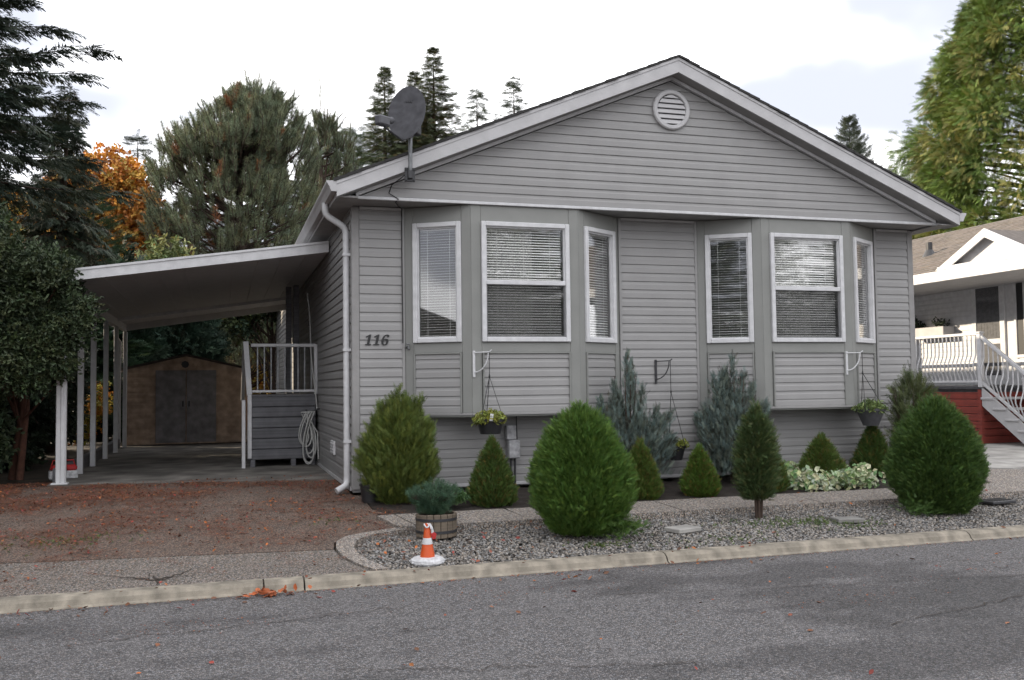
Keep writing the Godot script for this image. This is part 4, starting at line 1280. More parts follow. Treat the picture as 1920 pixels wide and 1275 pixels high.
func build_small_things():
	var u := thing("meter_box", "pale grey utility boxes on the wall under the left bay window", "utility box", Vector3(1.80, 0.0, 0.02))
	var g := Geo.new()
	g.cbox(Vector3(-0.03, 0.61, 0.055), Vector3(0.115, 0.165, 0.085), 0.008)
	part("upper_box", g, M.meter, u)
	g = Geo.new()
	g.cbox(Vector3(-0.005, 0.42, 0.07), Vector3(0.135, 0.205, 0.11), 0.010)
	part("lower_box", g, M.meter, u)
	for x in [-0.03, 0.02]:
		g = Geo.new()
		g.tube(PackedVector3Array([Vector3(x, 0.32, 0.05), Vector3(x, 0.0 - 0.04, 0.045)]), PackedFloat32Array([0.012]), 8)
		part("conduit", g, M.dark_metal, u)
	g = Geo.new()
	g.tube(PackedVector3Array([Vector3(0.055, 0.80, 0.01), Vector3(0.055, 0.5, 0.03)]), PackedFloat32Array([0.006]), 6)
	part("cable", g, M.black, u)
	hanging_basket("hanging_basket", "black hanging basket of yellow-green plants with a white tag under the left bay", Vector3(1.385, 0.625, 0.60), 0.11, 0.145, 0.16, Vector3(1.41, 1.515, 0.50), Color(0.20, 0.22, 0.04), 130, 0.5, M.plastic_black, true)
	hanging_basket("hanging_basket", "black hanging pot low on the wall between the two blue junipers", Vector3(3.75, 0.235, 0.21), 0.09, 0.125, 0.17, Vector3(3.75, 1.42, 0.15), Color(0.17, 0.2, 0.03), 40, 0.2, M.plastic_black)
	hanging_basket("hanging_basket", "grey tapered hanging pot of grassy plants under the right bay", Vector3(6.26, 0.59, 0.53), 0.095, 0.165, 0.21, Vector3(6.21, 1.50, 0.47), Color(0.13, 0.18, 0.06), 120, 0.1, M.planter_grey)
	var bp := thing("nursery_pot", "black plastic pot on the ground at the left corner of the house", "plant pot", Vector3(0.12, gy(0.45), 0.45))
	g = Geo.new()
	g.lathe(PackedVector2Array([Vector2(0.0001, 0), Vector2(0.085, 0), Vector2(0.105, 0.17), Vector2(0.113, 0.171), Vector2(0.113, 0.19), Vector2(0.10, 0.19), Vector2(0.095, 0.17), Vector2(0.0001, 0.165)]), 22)
	part("pot", g, M.plastic_black, bp)
	var c := thing("cool_box", "red and white box on the ground behind the front carport post", "cool box", Vector3(-3.33, 0.0, -3.2), 0.2)
	g = Geo.new(); g.cbox(Vector3(0, 0.055, 0), Vector3(0.34, 0.11, 0.24), 0.015)
	part("body", g, M.cone_white, c)
	g = Geo.new(); g.cbox(Vector3(0.01, 0.145, 0), Vector3(0.30, 0.07, 0.22), 0.02)
	part("lid", g, M.red, c)
	g = Geo.new(); g.tube(PackedVector3Array([Vector3(-0.15, 0.12, 0), Vector3(-0.12, 0.24, 0), Vector3(0.12, 0.24, 0), Vector3(0.15, 0.12, 0)]), PackedFloat32Array([0.01]), 6)
	part("handle", g, M.red, c)
	for d in [[Vector3(2.64, gy(2.54) - 0.0, 2.53), 0.28, "pale square paving slab lying in the gravel beside the big left round cedar", 0.3, M.pale_concrete], [Vector3(4.36, gy(2.58), 2.58), 0.26, "dark grey paving slab lying in the gravel left of the big right round cedar", -0.2, M.concrete]]:
		g = Geo.new(); g.cbox(Vector3(0, 0.008, 0), Vector3(d[1], 0.04, d[1] * 0.72), 0.006)
		var s := part("paving_slab", g, d[4], self)
		s.position = d[0]; s.rotation.y = d[3]
		tag(s, d[2], "paving slab", "slabs lying in the gravel")
	var gr := thing("drain_cover", "dark metal drain cover in the gravel right of the big right round cedar", "drain cover", Vector3(6.5, gy(2.2) + 0.0, 2.2), 0.1)
	g = Geo.new(); g.cbox(Vector3(0, 0.012, 0), Vector3(0.34, 0.03, 0.22), 0.006)
	part("frame", g, M.dark_metal, gr)
	for k in 6:
		g = Geo.new(); g.cbox(Vector3(-0.125 + 0.05 * k, 0.028, 0), Vector3(0.022, 0.012, 0.17), 0.003)
		part("bar", g, M.black, gr)

	var r := RandomNumberGenerator.new(); r.seed = 8
	g = Geo.new()   # cracks that spread over the lower pour from the kerb, dark with moss
	for e in [Vector2(-0.42, -0.26), Vector2(0.30, -0.34), Vector2(-0.22, -0.10), Vector2(0.22, -0.10), Vector2(-0.08, -0.22), Vector2(0.0, 0.16)]:
		var last := Vector2(-1.79, 3.03)
		for k in 9:
			var f := (k + 1) / 9.0
			var q: Vector2 = Vector2(-1.79, 3.03) + e * f + Vector2(r.randfn(0, 0.012), r.randfn(0, 0.012))
			var w := lerpf(0.020, 0.005, f)
			var nn := (q - last).orthogonal().normalized() * w * 0.5
			var pts := [last - nn, last + nn, q + nn, q - nn]
			g.quad(Vector3(pts[0].x, gy(pts[0].y) + 0.003, pts[0].y), Vector3(pts[1].x, gy(pts[1].y) + 0.003, pts[1].y), Vector3(pts[2].x, gy(pts[2].y) + 0.003, pts[2].y), Vector3(pts[3].x, gy(pts[3].y) + 0.003, pts[3].y))
			last = q
	part("crack", g, M.crack, get_node("driveway"))
	g = Geo.new()   # hairline cracks in the road
	for ck in [[Vector2(1.2, 4.3), Vector2(5.2, 4.9)], [Vector2(-2.2, 4.4), Vector2(-0.2, 4.15)], [Vector2(2.4, 5.6), Vector2(4.6, 5.0)], [Vector2(-0.8, 5.4), Vector2(1.0, 5.9)], [Vector2(3.8, 4.1), Vector2(7.0, 4.5)]]:
		var last: Vector2 = ck[0]
		for k in 26:
			var q: Vector2 = ck[0].lerp(ck[1], (k + 1) / 26.0) + Vector2(r.randfn(0, 0.02), r.randfn(0, 0.025))
			var nn := (q - last).orthogonal().normalized() * r.randf_range(0.002, 0.0045)
			g.quad(Vector3(last.x - nn.x, -0.2935, last.y - nn.y), Vector3(last.x + nn.x, -0.2935, last.y + nn.y), Vector3(q.x + nn.x, -0.2935, q.y + nn.y), Vector3(q.x - nn.x, -0.2935, q.y - nn.y))
			last = q
	part("crack", g, M.crack, get_node("road"))

# ---------------------------------------------------------------- ground, paving, road
func poly_rect(x0: float, x1: float, z0: float, z1: float) -> PackedVector2Array:
	return PackedVector2Array([Vector2(x0, z0), Vector2(x1, z0), Vector2(x1, z1), Vector2(x0, z1)])

# a sheet following the lot; with a thickness it also gets edges
func lay(g: Geo, poly: PackedVector2Array, dy: float, thick := 0.0):
	for st in [[-60.0, -0.4], [-0.4, 3.2], [3.2, 20.0]]:
		for q in Geometry2D.intersect_polygons(poly, poly_rect(-80, 80, st[0], st[1])):
			var t := Geometry2D.triangulate_polygon(q)
			for k in range(0, t.size(), 3):
				var a: Vector2 = q[t[k]]; var b: Vector2 = q[t[k + 1]]; var c: Vector2 = q[t[k + 2]]
				if (b - a).cross(c - a) > 0:
					var e := b; b = c; c = e
				g.tri(Vector3(a.x, gy(a.y) + dy, a.y), Vector3(b.x, gy(b.y) + dy, b.y), Vector3(c.x, gy(c.y) + dy, c.y))
	if thick > 0.0:
		var m := poly.size()
		for k in m:
			var a := poly[k]; var b := poly[(k + 1) % m]
			var ta := Vector3(a.x, gy(a.y) + dy, a.y); var tb := Vector3(b.x, gy(b.y) + dy, b.y)
			g.quad(ta, tb, tb + Vector3.DOWN * thick, ta + Vector3.DOWN * thick)

const CURVE_OUT := [[0.14, 1.80], [-0.12, 1.90], [-0.33, 2.02], [-0.43, 2.2], [-0.46, 2.43], [-0.44, 2.7], [-0.37, 2.95], [-0.27, 3.19]]
const CURVE_IN := [[0.24, 1.87], [0.0, 1.96], [-0.16, 2.06], [-0.26, 2.2], [-0.315, 2.43], [-0.31, 2.65], [-0.26, 2.9], [-0.15, 3.19]]

func build_ground():
	var g := Geo.new()
	var zs := [-400.0, -60.0, -20.0, -0.4, 3.2, 3.21, 11.9, 12.2, 400.0]
	var ysv := [-0.02, -0.02, -0.03, -0.04, -0.285, -0.34, -0.34, -0.24, -0.24]
	for k in zs.size() - 1:
		g.quad(Vector3(-400, ysv[k], zs[k]), Vector3(-400, ysv[k + 1], zs[k + 1]), Vector3(400, ysv[k + 1], zs[k + 1]), Vector3(400, ysv[k], zs[k]))
	structure("ground", g, M.ground)
	# road: worn asphalt, patches of tone from wear and old sealing
	g = Geo.new()
	var nz := FastNoiseLite.new(); nz.seed = 9; nz.frequency = 0.35; nz.fractal_octaves = 5
	var x0 := -9.0; var z0 := 3.38; var dx := 0.08; var nx := 260; var nzc := 100
	var base := []
	for j in nzc + 1:
		for i in nx + 1:
			var p := Vector3(x0 + dx * i, -0.30, z0 + dx * j)
			var u := nz.get_noise_2d(p.x * 0.45, p.z * 1.5) + 0.55 * nz.get_noise_2d(p.x * 3.0 + 50.0, p.z * 7.0)
			var s := 1.02 + 0.8 * clampf(u * 1.9, -0.5, 0.7)
			var st := nz.get_noise_2d(p.x * 1.3 + 90.0, p.z * 2.3 - 40.0)
			var k := 1.0 if st < 0.22 else 0.86
			g.put(p + Vector3(0, 0.004 * nz.get_noise_2d(p.x * 2.0, p.z * 2.0), 0), Vector3.UP)
			g.c[g.c.size() - 1] = Color(s * k, s * k * 0.995, s * k)
	for j in nzc:
		for i in nx:
			var a := j * (nx + 1) + i
			g.ix.append_array(PackedInt32Array([a, a + 1, a + nx + 1, a + 1, a + nx + 2, a + nx + 1]))
	var x1 := x0 + dx * nx; var z1 := z0 + dx * nzc
	for q in [[-120.0, x0, z0, z1], [x1, 120.0, z0, z1]]:
		g.quad(Vector3(q[0], -0.30, q[2]), Vector3(q[0], -0.30, q[3]), Vector3(q[1], -0.30, q[3]), Vector3(q[1], -0.30, q[2]))
	structure("road", g, M.asphalt)
	# kerb, cast in lengths
	var kerb := node("kerb", self)
	kerb.set_meta("kind", "structure")
	var xs := [-30.0, -7.0, -4.0, -1.07, -0.79, 2.06, 5.06, 8.06, 11.0, 30.0]
	for k in xs.size() - 1:
		var kg := Geo.new()
		var prof := PackedVector2Array([Vector2(-3.205, -0.36), Vector2(-3.205, -0.238), Vector2(-3.215, -0.229), Vector2(-3.30, -0.226), Vector2(-3.335, -0.232), Vector2(-3.365, -0.252), Vector2(-3.385, -0.285), Vector2(-3.41, -0.297), Vector2(-3.415, -0.36)])
		prof.reverse()
		kg.prism(prof, xs[k] + 0.006, xs[k + 1] - 0.006, Transform3D(Basis(Vector3.FORWARD, Vector3.UP, Vector3.RIGHT), Vector3.ZERO))
		part("kerb_length", kg, M.kerb, kerb)
	# carport slab
	g = Geo.new()
	lay(g, PackedVector2Array([Vector2(-3.36, -10.25), Vector2(-0.01, -10.25), Vector2(-0.01, -1.52), Vector2(-1.5, -1.84), Vector2(-3.36, -2.2)]), 0.014, 0.06)
	structure("carport_slab", g, M.slab)
	# driveway of exposed aggregate in two pours
	var drive := node("driveway", self)
	drive.set_meta("kind", "structure")
	g = Geo.new()
	lay(g, PackedVector2Array([Vector2(-30, -2.4), Vector2(-3.4, -2.21), Vector2(-1.5, -1.85), Vector2(-0.01, -1.53), Vector2(-0.01, 0.02), Vector2(0.08, 0.03), Vector2(0.08, 0.85), Vector2(0.27, 1.25), Vector2(0.27, 1.79), Vector2(0.14, 1.79), Vector2(-0.12, 1.89), Vector2(-0.34, 2.01), Vector2(-0.45, 2.2), Vector2(-0.475, 2.42), Vector2(-3.0, 2.19), Vector2(-30, 2.0)]), 0.0, 0.05)
	part("pour", g, M.stained_aggregate, drive)
	g = Geo.new()
	lay(g, PackedVector2Array([Vector2(-30, 2.02), Vector2(-3.0, 2.205), Vector2(-0.475, 2.435), Vector2(-0.455, 2.7), Vector2(-0.385, 2.95), Vector2(-0.285, 3.195), Vector2(-30, 3.195)]), -0.002, 0.05)
	part("pour", g, M.aggregate, drive)
	# curved border strip between driveway and gravel
	g = Geo.new()
	var poly := PackedVector2Array()
	for p in CURVE_OUT: poly.append(Vector2(p[0], p[1]))
	var inn := CURVE_IN.duplicate(); inn.reverse()
	for p in inn: poly.append(Vector2(p[0], p[1]))
	lay(g, poly, 0.012, 0.08)
	structure("garden_edging", g, M.path)
	# path in cast lengths
	var path := node("path", self)
	path.set_meta("kind", "structure")
	var px := [0.10, 0.28, 0.44, 1.37, 2.98, 4.58, 6.2, 7.8]
	for k in px.size() - 1:
		var a: float = px[k] + 0.008; var b: float = px[k + 1] - 0.008
		var sk := 0.05 if k < 3 else 0.03
		g = Geo.new()
		lay(g, PackedVector2Array([Vector2(a - sk, 1.28 if k > 0 else 1.3), Vector2(b - sk, 1.28), Vector2(b + sk, 1.85), Vector2(a + sk, 1.85 if k > 0 else 1.8)]), 0.026 + rng.randf_range(-0.003, 0.003), 0.09)
		part("path_slab", g, M.path, path)
	# planting bed
	g = Geo.new()
	var bn := FastNoiseLite.new(); bn.seed = 4; bn.frequency = 3.0
	for i in 74:
		for j in 13:
			var c := []
			for q in [[0, 0], [0, 1], [1, 1], [1, 0]]:
				var x: float = 0.09 + 0.1 * (i + q[0]); var z: float = 0.0 + 0.0985 * (j + q[1])
				c.append(Vector3(x, gy(z) + 0.005 + 0.03 * bn.get_noise_2d(x * 2.0, z * 2.0), z))
			g.quad(c[0], c[1], c[2], c[3])
	structure("planting_bed", g, M.soil)
	# gravel strip along the kerb
	g = Geo.new()
	lay(g, PackedVector2Array([Vector2(0.2, 1.85), Vector2(12.0, 1.85), Vector2(12.0, 3.2), Vector2(-0.17, 3.2), Vector2(-0.3, 2.6), Vector2(-0.2, 2.1), Vector2(0.0, 1.93)]), -0.045)
	structure("gravel_base", g, M.gravel_bed)
	var peb := Geo.new()
	var r := RandomNumberGenerator.new(); r.seed = 77
	var bump := []
	for k in 26: bump.append(r.randf_range(0.8, 1.2))
	peb.lathe(PackedVector2Array([Vector2(0.0001, -0.5), Vector2(0.40, -0.38), Vector2(0.52, 0.0), Vector2(0.36, 0.36), Vector2(0.0001, 0.46)]), 6, Transform3D(Basis(Vector3(1.15, 0.1, 0), Vector3(0, 0.7, 0.1), Vector3(0.1, 0, 0.85)), Vector3.ZERO))
	var xf := []; var cs := []
	var pin := PackedVector2Array([Vector2(0.24, 1.88), Vector2(8.2, 1.88), Vector2(9.2, 2.2), Vector2(9.2, 3.19), Vector2(-0.14, 3.19), Vector2(-0.25, 2.9), Vector2(-0.3, 2.6), Vector2(-0.3, 2.4), Vector2(-0.24, 2.2), Vector2(-0.14, 2.07), Vector2(0.0, 1.97)])
	while xf.size() < 36000:
		var x := r.randf_range(-0.32, 9.2); var z := r.randf_range(1.88, 3.19)
		if not Geometry2D.is_point_in_polygon(Vector2(x, z), pin): continue
		var s := 0.013 + 0.017 * r.randf() * r.randf() + 0.006 * r.randf()
		xf.append(Transform3D(Basis.from_euler(Vector3(r.randfn(0, 0.4), r.randf() * TAU, r.randfn(0, 0.4))) * Basis.from_scale(Vector3(s * r.randf_range(0.8, 1.4), s * r.randf_range(0.7, 1.0), s)), Vector3(x, gy(z) - lerpf(0.042, 0.012, (z - 1.88) / 1.3) + r.randf() * 0.014, z)))
		var v := pow(r.randf(), 1.3) * 1.5 + 0.4
		var w := r.randf_range(-0.06, 0.10)
		cs.append(Color(v * (1.0 + w), v, v * (1.0 - w * 1.2)))
	scatter("gravel", peb.mesh(), M.pebble, xf, cs)
	# next door: concrete walk and aggregate apron
	g = Geo.new()
	lay(g, PackedVector2Array([Vector2(8.0, -9.0), Vector2(13.0, -9.0), Vector2(13.0, 0.1), Vector2(8.6, 0.35), Vector2(7.7, 0.1), Vector2(7.7, -3.0)]), 0.02, 0.05)
	structure("neighbour_walk", g, M.pale_concrete)
	g = Geo.new()
	lay(g, PackedVector2Array([Vector2(7.5, 0.0), Vector2(8.6, 0.45), Vector2(14.0, 0.15), Vector2(14.0, 1.82), Vector2(7.82, 1.82), Vector2(7.45, 1.2)]), 0.012, 0.04)
	structure("neighbour_apron", g, M.path)

func build_litter():
	var r := RandomNumberGenerator.new(); r.seed = 55
	var leaf := Geo.new()   # a small curled leaf
	var a := Vector3(0, 0.0, 0); var tip := Vector3(0, 0.12, 1.0)
	for s in [-1.0, 1.0]:
		var m := Vector3(s * 0.28, 0.10, 0.40); var n := Vector3(s * 0.20, 0.16, 0.75)
		leaf.tri(a, m if s > 0 else Vector3(0, 0.02, 0.45), Vector3(0, 0.02, 0.45) if s > 0 else m)
		leaf.tri(m, n if s > 0 else Vector3(0, 0.02, 0.45), Vector3(0, 0.02, 0.45) if s > 0 else n)
		leaf.tri(n, tip if s > 0 else Vector3(0, 0.02, 0.45), Vector3(0, 0.02, 0.45) if s > 0 else tip)
	var needles := Geo.new()
	for k in 9:
		var p := Vector3(r.randfn(0, 0.5), 0.02 + 0.05 * r.randf(), r.randfn(0, 0.5)); var az := r.randf() * TAU
		blade(needles, p, p + Vector3(cos(az), r.randfn(0, 0.1), sin(az)) * 0.8, 0.09, Vector3.UP)
	var nz := FastNoiseLite.new(); nz.seed = 12; nz.frequency = 0.9
	var xf := []; var cs := []; var xn := []; var cn := []
	var cols := [Color(0.19, 0.06, 0.035), Color(0.22, 0.09, 0.045), Color(0.13, 0.06, 0.035), Color(0.30, 0.10, 0.03), Color(0.10, 0.05, 0.03), Color(0.22, 0.045, 0.035)]
	var tries := 0
	while xn.size() < 56000 and tries < 500000:
		tries += 1
		var x := r.randf_range(-6.5, 0.4); var z := r.randf_range(-2.6, 3.19)
		if x > 0.0 and z < 0.3: continue
		if x > -0.02 and z < 0.05: continue
		if z > 1.8 and x > -0.45 and r.randf() < 0.55: continue
		if z < -2.15 and x > -3.3: continue
		var d := clampf(1.05 - (z + 2.0) / 5.2, 0.05, 1.0) + clampf((-x - 2.2) / 2.0, 0.0, 0.9)
		if z > 2.3: d *= 0.22
		d *= clampf(0.55 + 1.1 * nz.get_noise_2d(x, z), 0.05, 1.4)
		if x > -1.4 and z < 0.6: d *= 0.6
		if r.randf() > d: continue
		var pos := Vector3(x, gy(z) + 0.005 + r.randf() * 0.008, z)
		if r.randf() < 0.2:
			xf.append(Transform3D(Basis.from_euler(Vector3(r.randfn(0, 0.3), r.randf() * TAU, r.randfn(0, 0.5))) * Basis.from_scale(Vector3.ONE * r.randf_range(0.014, 0.036)), pos))
			cs.append(tint(cols[r.randi() % cols.size()], r))
		xn.append(Transform3D(Basis.from_euler(Vector3(r.randfn(0, 0.1), r.randf() * TAU, r.randfn(0, 0.1))) * Basis.from_scale(Vector3(1, 0.5, 1) * r.randf_range(0.018, 0.04)), pos))
		cn.append(tint(cols[r.randi() % 3], r))
	# scattered leaves on road, kerb, gravel, path and bed
	for k in 420:
		var x := r.randf_range(-4.0, 8.0)
		var z := r.randf_range(0.2, 7.5)
		if k % 3 == 0: z = r.randf_range(3.25, 3.7); x = r.randf_range(-4, 3)
		if k % 5 == 0: z = r.randf_range(1.9, 3.1); x = r.randf_range(-0.2, 1.5)
		var y := gy(z) + 0.008
		if z > 1.28 and z < 1.86 and x > 0.1: y += 0.028
		if z > 3.2 and z < 3.37: y = -0.222
		if z >= 3.37: y = -0.293
		xf.append(Transform3D(Basis.from_euler(Vector3(r.randfn(0, 0.3), r.randf() * TAU, r.randfn(0, 0.4))) * Basis.from_scale(Vector3.ONE * r.randf_range(0.02, 0.055)), Vector3(x, y, z)))
		cs.append(tint(cols[r.randi() % cols.size()], r))
	for k in 1500:   # crumbs of leaf swept against the kerb and lying in smears on the road
		var sm: Vector3 = [Vector3(0.6, 4.0, 0.5), Vector3(2.6, 4.9, 0.5), Vector3(3.4, 4.4, 0.6), Vector3(-1.6, 4.2, 0.4)][r.randi() % 4]
		var x := r.randf_range(-4.0, 7.5); var z := 3.425 + absf(r.randfn(0, 0.04))
		if k % 3 == 0:
			x = sm.x + r.randfn(0, sm.z); z = maxf(3.45, sm.y + r.randfn(0, sm.z * 0.3))
		xf.append(Transform3D(Basis.from_euler(Vector3(r.randfn(0, 0.2), r.randf() * TAU, r.randfn(0, 0.3))) * Basis.from_scale(Vector3.ONE * r.randf_range(0.006, 0.018)), Vector3(x, -0.295, z)))
		cs.append(tint(cols[r.randi() % 3], r))
	for k in 42:   # a drift of orange maple leaves in the gutter
		var c := Vector3(-1.02, -0.292, 3.48) if k < 42 else Vector3(-2.05, -0.292, 3.62)
		xf.append(Transform3D(Basis.from_euler(Vector3(r.randfn(0, 0.5), r.randf() * TAU, r.randfn(0, 0.5))) * Basis.from_scale(Vector3.ONE * r.randf_range(0.035, 0.07)), c + Vector3(r.randfn(0, 0.09), r.randf() * 0.02, r.randfn(0, 0.035))))
		cs.append(tint(Color(0.34, 0.095, 0.035), r))
	var lf := scatter("fallen_leaves", leaf.mesh(), M.litter, xf, cs)
	tag(lf, "reddish brown fallen leaves scattered over driveway, kerb and road", "leaves")
	var nd := scatter("fallen_needles", needles.mesh(), M.litter, xn, cn)
	tag(nd, "brown fallen conifer needles covering the upper driveway", "needles")
	# moss and small weeds
	var wx := []; var wc := []
	for sp in [[-2.55, 1.55, 0.30, 130], [3.95, 2.52, 0.16, 90], [4.25, 2.75, 0.2, 70], [3.55, 2.45, 0.25, 60], [-0.4, 1.3, 0.2, 30], [2.9, 3.0, 0.25, 40], [1.75, 2.9, 0.15, 50]]:
		for k in sp[3]:
			var x: float = sp[0] + r.randfn(0, sp[2]); var z: float = minf(sp[1] + r.randfn(0, sp[2] * 0.5), 3.15)
			wx.append(aim(Vector3(x, gy(z) - 0.004, z), Vector3(r.randfn(0, 0.8), 1, r.randfn(0, 0.8)), Vector3(r.randfn(), r.randfn(), r.randfn()), r.randf_range(0.015, 0.04)))
			wc.append(tint(Color(0.08, 0.12, 0.03), r))
	tag(scatter("weeds", mesh_cache.small_leaf, M.leaf, wx, wc), "small green weeds and moss growing in driveway and gravel", "weeds")

# ---------------------------------------------------------------- the house next door
func build_neighbour():
	var o := thing("white_house", "white house next door with brown shingle roof and small porch gable", "house")
	var wx := 12.55
	var wall := Geo.new()
	wall.box(Vector3(wx + 2.5, 1.6, -6.0), Vector3(5.0, 3.2, 13.0))
	wall.box(Vector3(11.9, 1.6, -9.6), Vector3(1.3, 3.2, 5.8))
	var wo := part("wall", wall, M.siding, o)
	wo.material_override = M.white
	var wxf := frame(Vector3(wx - 0.002, 0, 0.5), Vector3.BACK)
	var left := Transform3D(Basis(Vector3.BACK, Vector3.UP, Vector3.LEFT), Vector3(wx - 0.002, 0, -6.7))
	clad(wo, left, 0.0, 2.33, 1.08, 1.08, 3.05, M.white)
	clad(wo, left, 3.38, 7.1, 1.08, 1.08, 3.05, M.white)
	# roof: main slope, ridge along z
	var roof := Geo.new()
	var e := Vector2(10.88, 3.08); var rd := Vector2(14.02, 4.40)
	roof.prism(PackedVector2Array([e, e + Vector2(0, -0.06), rd + Vector2(0, -0.1), Vector2(17.2, 3.02), Vector2(17.2, 3.08), rd]), -13.0, 1.6)
	var ro := part("roof", roof, M.brown_shingle, o)
	var r := RandomNumberGenerator.new(); r.seed = 21
	var sh := Geo.new()
	var n := 24
	for j in n:
		var t0 := float(j) / n; var t1 := float(j + 1) / n + 0.01
		var z := -13.0
		while z < 1.6:
			var w := r.randf_range(0.16, 0.30)
			var v := r.randf_range(0.72, 1.25)
			sh.col = Color(v * r.randf_range(0.97, 1.05), v, v * r.randf_range(0.93, 1.02))
			var p0 := e.lerp(rd, t0); var p1 := e.lerp(rd, t1)
			var th := 0.014 + r.randf() * 0.006
			var z1 := minf(z + w - 0.008, 1.6)
			sh.quad(Vector3(p0.x, p0.y + th, z), Vector3(p0.x, p0.y + th, z1), Vector3(p1.x, p1.y + 0.004, z1), Vector3(p1.x, p1.y + 0.004, z))
			sh.quad(Vector3(p0.x, p0.y, z), Vector3(p0.x, p0.y, z1), Vector3(p0.x, p0.y + th, z1), Vector3(p0.x, p0.y + th, z))
			z += w
	part("shingles", sh, M.brown_shingle, ro).set_meta("kind", "stuff")
	var fa := Geo.new()
	fa.cbox(Vector3(10.875, 2.985, -5.6), Vector3(0.03, 0.185, 14.4), 0.006)
	part("fascia", fa, M.white, o)
	var so := Geo.new()
	so.box(Vector3(11.72, 2.9, -5.6), Vector3(1.66, 0.02, 14.4))
	part("porch_ceiling", so, M.fascia, o)
	var vp := Geo.new()
	vp.tube(PackedVector3Array([Vector3(12.22, 3.55, -5.15), Vector3(12.22, 3.90, -5.15)]), PackedFloat32Array([0.06]), 10)
	vp.lathe(PackedVector2Array([Vector2(0.15, -0.02), Vector2(0.065, 0.14)]), 10, Transform3D(Basis(), Vector3(12.22, 3.61, -5.15)))
	part("vent_pipe", vp, M.dark_metal, ro)
	# porch gable above the eave, ridge along x
	var gz := -2.36; var hw := 1.20; var py := 3.665; var sl := 0.5
	var gab := Geo.new()
	gab.prism(PackedVector2Array([Vector2(-hw, 3.06), Vector2(hw, 3.06), Vector2(0, py - 0.02)]), 0.0, 0.1, Transform3D(Basis(Vector3.BACK, Vector3.UP, Vector3.LEFT), Vector3(11.14, 0, gz)))
	part("gable", gab, M.white, o)
	var sill := Geo.new()
	sill.cbox(Vector3(10.98, 3.11, gz), Vector3(0.2, 0.08, 2.2), 0.005)
	part("gable_sill", sill, M.white, o)
	for s in [-1.0, 1.0]:
		var gr := Geo.new()
		var poly := PackedVector2Array([Vector2(0, py), Vector2(0, py - 0.05), Vector2(s * hw, py - 0.05 - sl * hw), Vector2(s * hw, py - sl * hw)])
		if s < 0: poly.reverse()
		gr.prism(poly, -2.6, 0.0, Transform3D(Basis(Vector3.BACK, Vector3.UP, Vector3.LEFT), Vector3(10.92, 0, gz)))
		part("roof", gr, M.brown_shingle, o)
		var rk := Geo.new()
		var rp := PackedVector2Array([Vector2(0, py + 0.012), Vector2(0, py - 0.135), Vector2(s * hw, py - 0.135 - sl * hw), Vector2(s * hw, py + 0.012 - sl * hw)])
		if s < 0: rp.reverse()
		rk.prism(rp, 0.0, 0.03, Transform3D(Basis(Vector3.BACK, Vector3.UP, Vector3.LEFT), Vector3(10.92, 0, gz)))
		part("rake_board", rk, M.white, o)
	# door with storm panel, side light, corner boards
	var dx := Transform3D(Basis(Vector3.BACK, Vector3.UP, Vector3.LEFT), Vector3(wx - 0.01, 0, -4.36))
	var door := node("door", o)
	var df := Geo.new()
	for q in [[-0.06, 0.05], [0.62, 0.74]]: df.cbox(dx * Vector3((q[0] + q[1]) / 2, 1.98, 0.0), Vector3(0.06, 1.9, q[1] - q[0]), 0.006)
	df.cbox(dx * Vector3(0.34, 2.92, 0.0), Vector3(0.061, 0.08, 0.8), 0.006)
	df.cbox(dx * Vector3(0.34, 1.85, 0.0), Vector3(0.05, 0.10, 0.56), 0.006)
	df.cbox(dx * Vector3(0.34, 1.12, 0.0), Vector3(0.05, 0.18, 0.56), 0.006)
	part("frame", df, M.white, door)
	var dl := Geo.new()
	dl.box(dx * Vector3(0.34, 1.98, 0.004), Vector3(0.02, 1.9, 0.58))
	for k in 6: dl.box(dx * Vector3(0.16 + 0.07 * k, 2.2, 0.012), Vector3(0.01, 0.5, 0.02))
	part("door_leaf", dl, M.planter_grey, door)
	var dg := Geo.new()
	dg.quad(dx * Vector3(0.05, 1.2, 0.024), dx * Vector3(0.62, 1.2, 0.024), dx * Vector3(0.62, 2.88, 0.024), dx * Vector3(0.05, 2.88, 0.024))
	part("glass", dg, M.glass, door)
	var sw := node("window", o)
	var sf := Geo.new()
	for q in [0.98, 1.20]: sf.cbox(dx * Vector3(q, 2.25, 0.0), Vector3(0.06, 1.4, 0.06), 0.006)
	for q in [1.55, 2.95]: sf.cbox(dx * Vector3(1.09, q, 0.0), Vector3(0.059, 0.06, 0.28), 0.006)
	part("frame", sf, M.white, sw)
	var sg := Geo.new()
	sg.box(dx * Vector3(1.09, 2.25, 0.004), Vector3(0.01, 1.34, 0.2))
	part("pane", sg, M.black, sw)
	# window box with plants on the wall
	var wb := Geo.new()
	wb.cbox(Vector3(wx - 0.16, 2.10, -5.38), Vector3(0.28, 0.20, 1.0), 0.01)
	part("window_box", wb, M.fascia, o)
	var xf := []; var cs := []
	for k in 60:
		var c := Vector3(wx - 0.16, 2.26, -5.78) if k < 35 else Vector3(wx - 0.16, 2.22, -5.1)
		xf.append(aim(c + Vector3(r.randfn(0, 0.06), r.randfn(0, 0.05), r.randfn(0, 0.08)), Vector3(r.randfn(), 1, r.randfn()), Vector3(r.randfn(), r.randfn(), 0.4), 0.12))
		cs.append(tint(Color(0.02, 0.035, 0.02), r))
	scatter("box_plants", mesh_cache.small_leaf, M.leaf, xf, cs, o)
	# --- porch: deck, red skirting, railing of belly balusters, stairs down towards the street
	var p := thing("white_railed_porch", "porch with white bellied railings, red board skirting and stairs beside the white house", "porch")
	var fx := 11.26; var z1 := -2.92
	var deck := Geo.new()
	deck.cbox(Vector3(fx + 0.62, 0.995, -5.2), Vector3(1.3, 0.06, 4.6), 0.008)
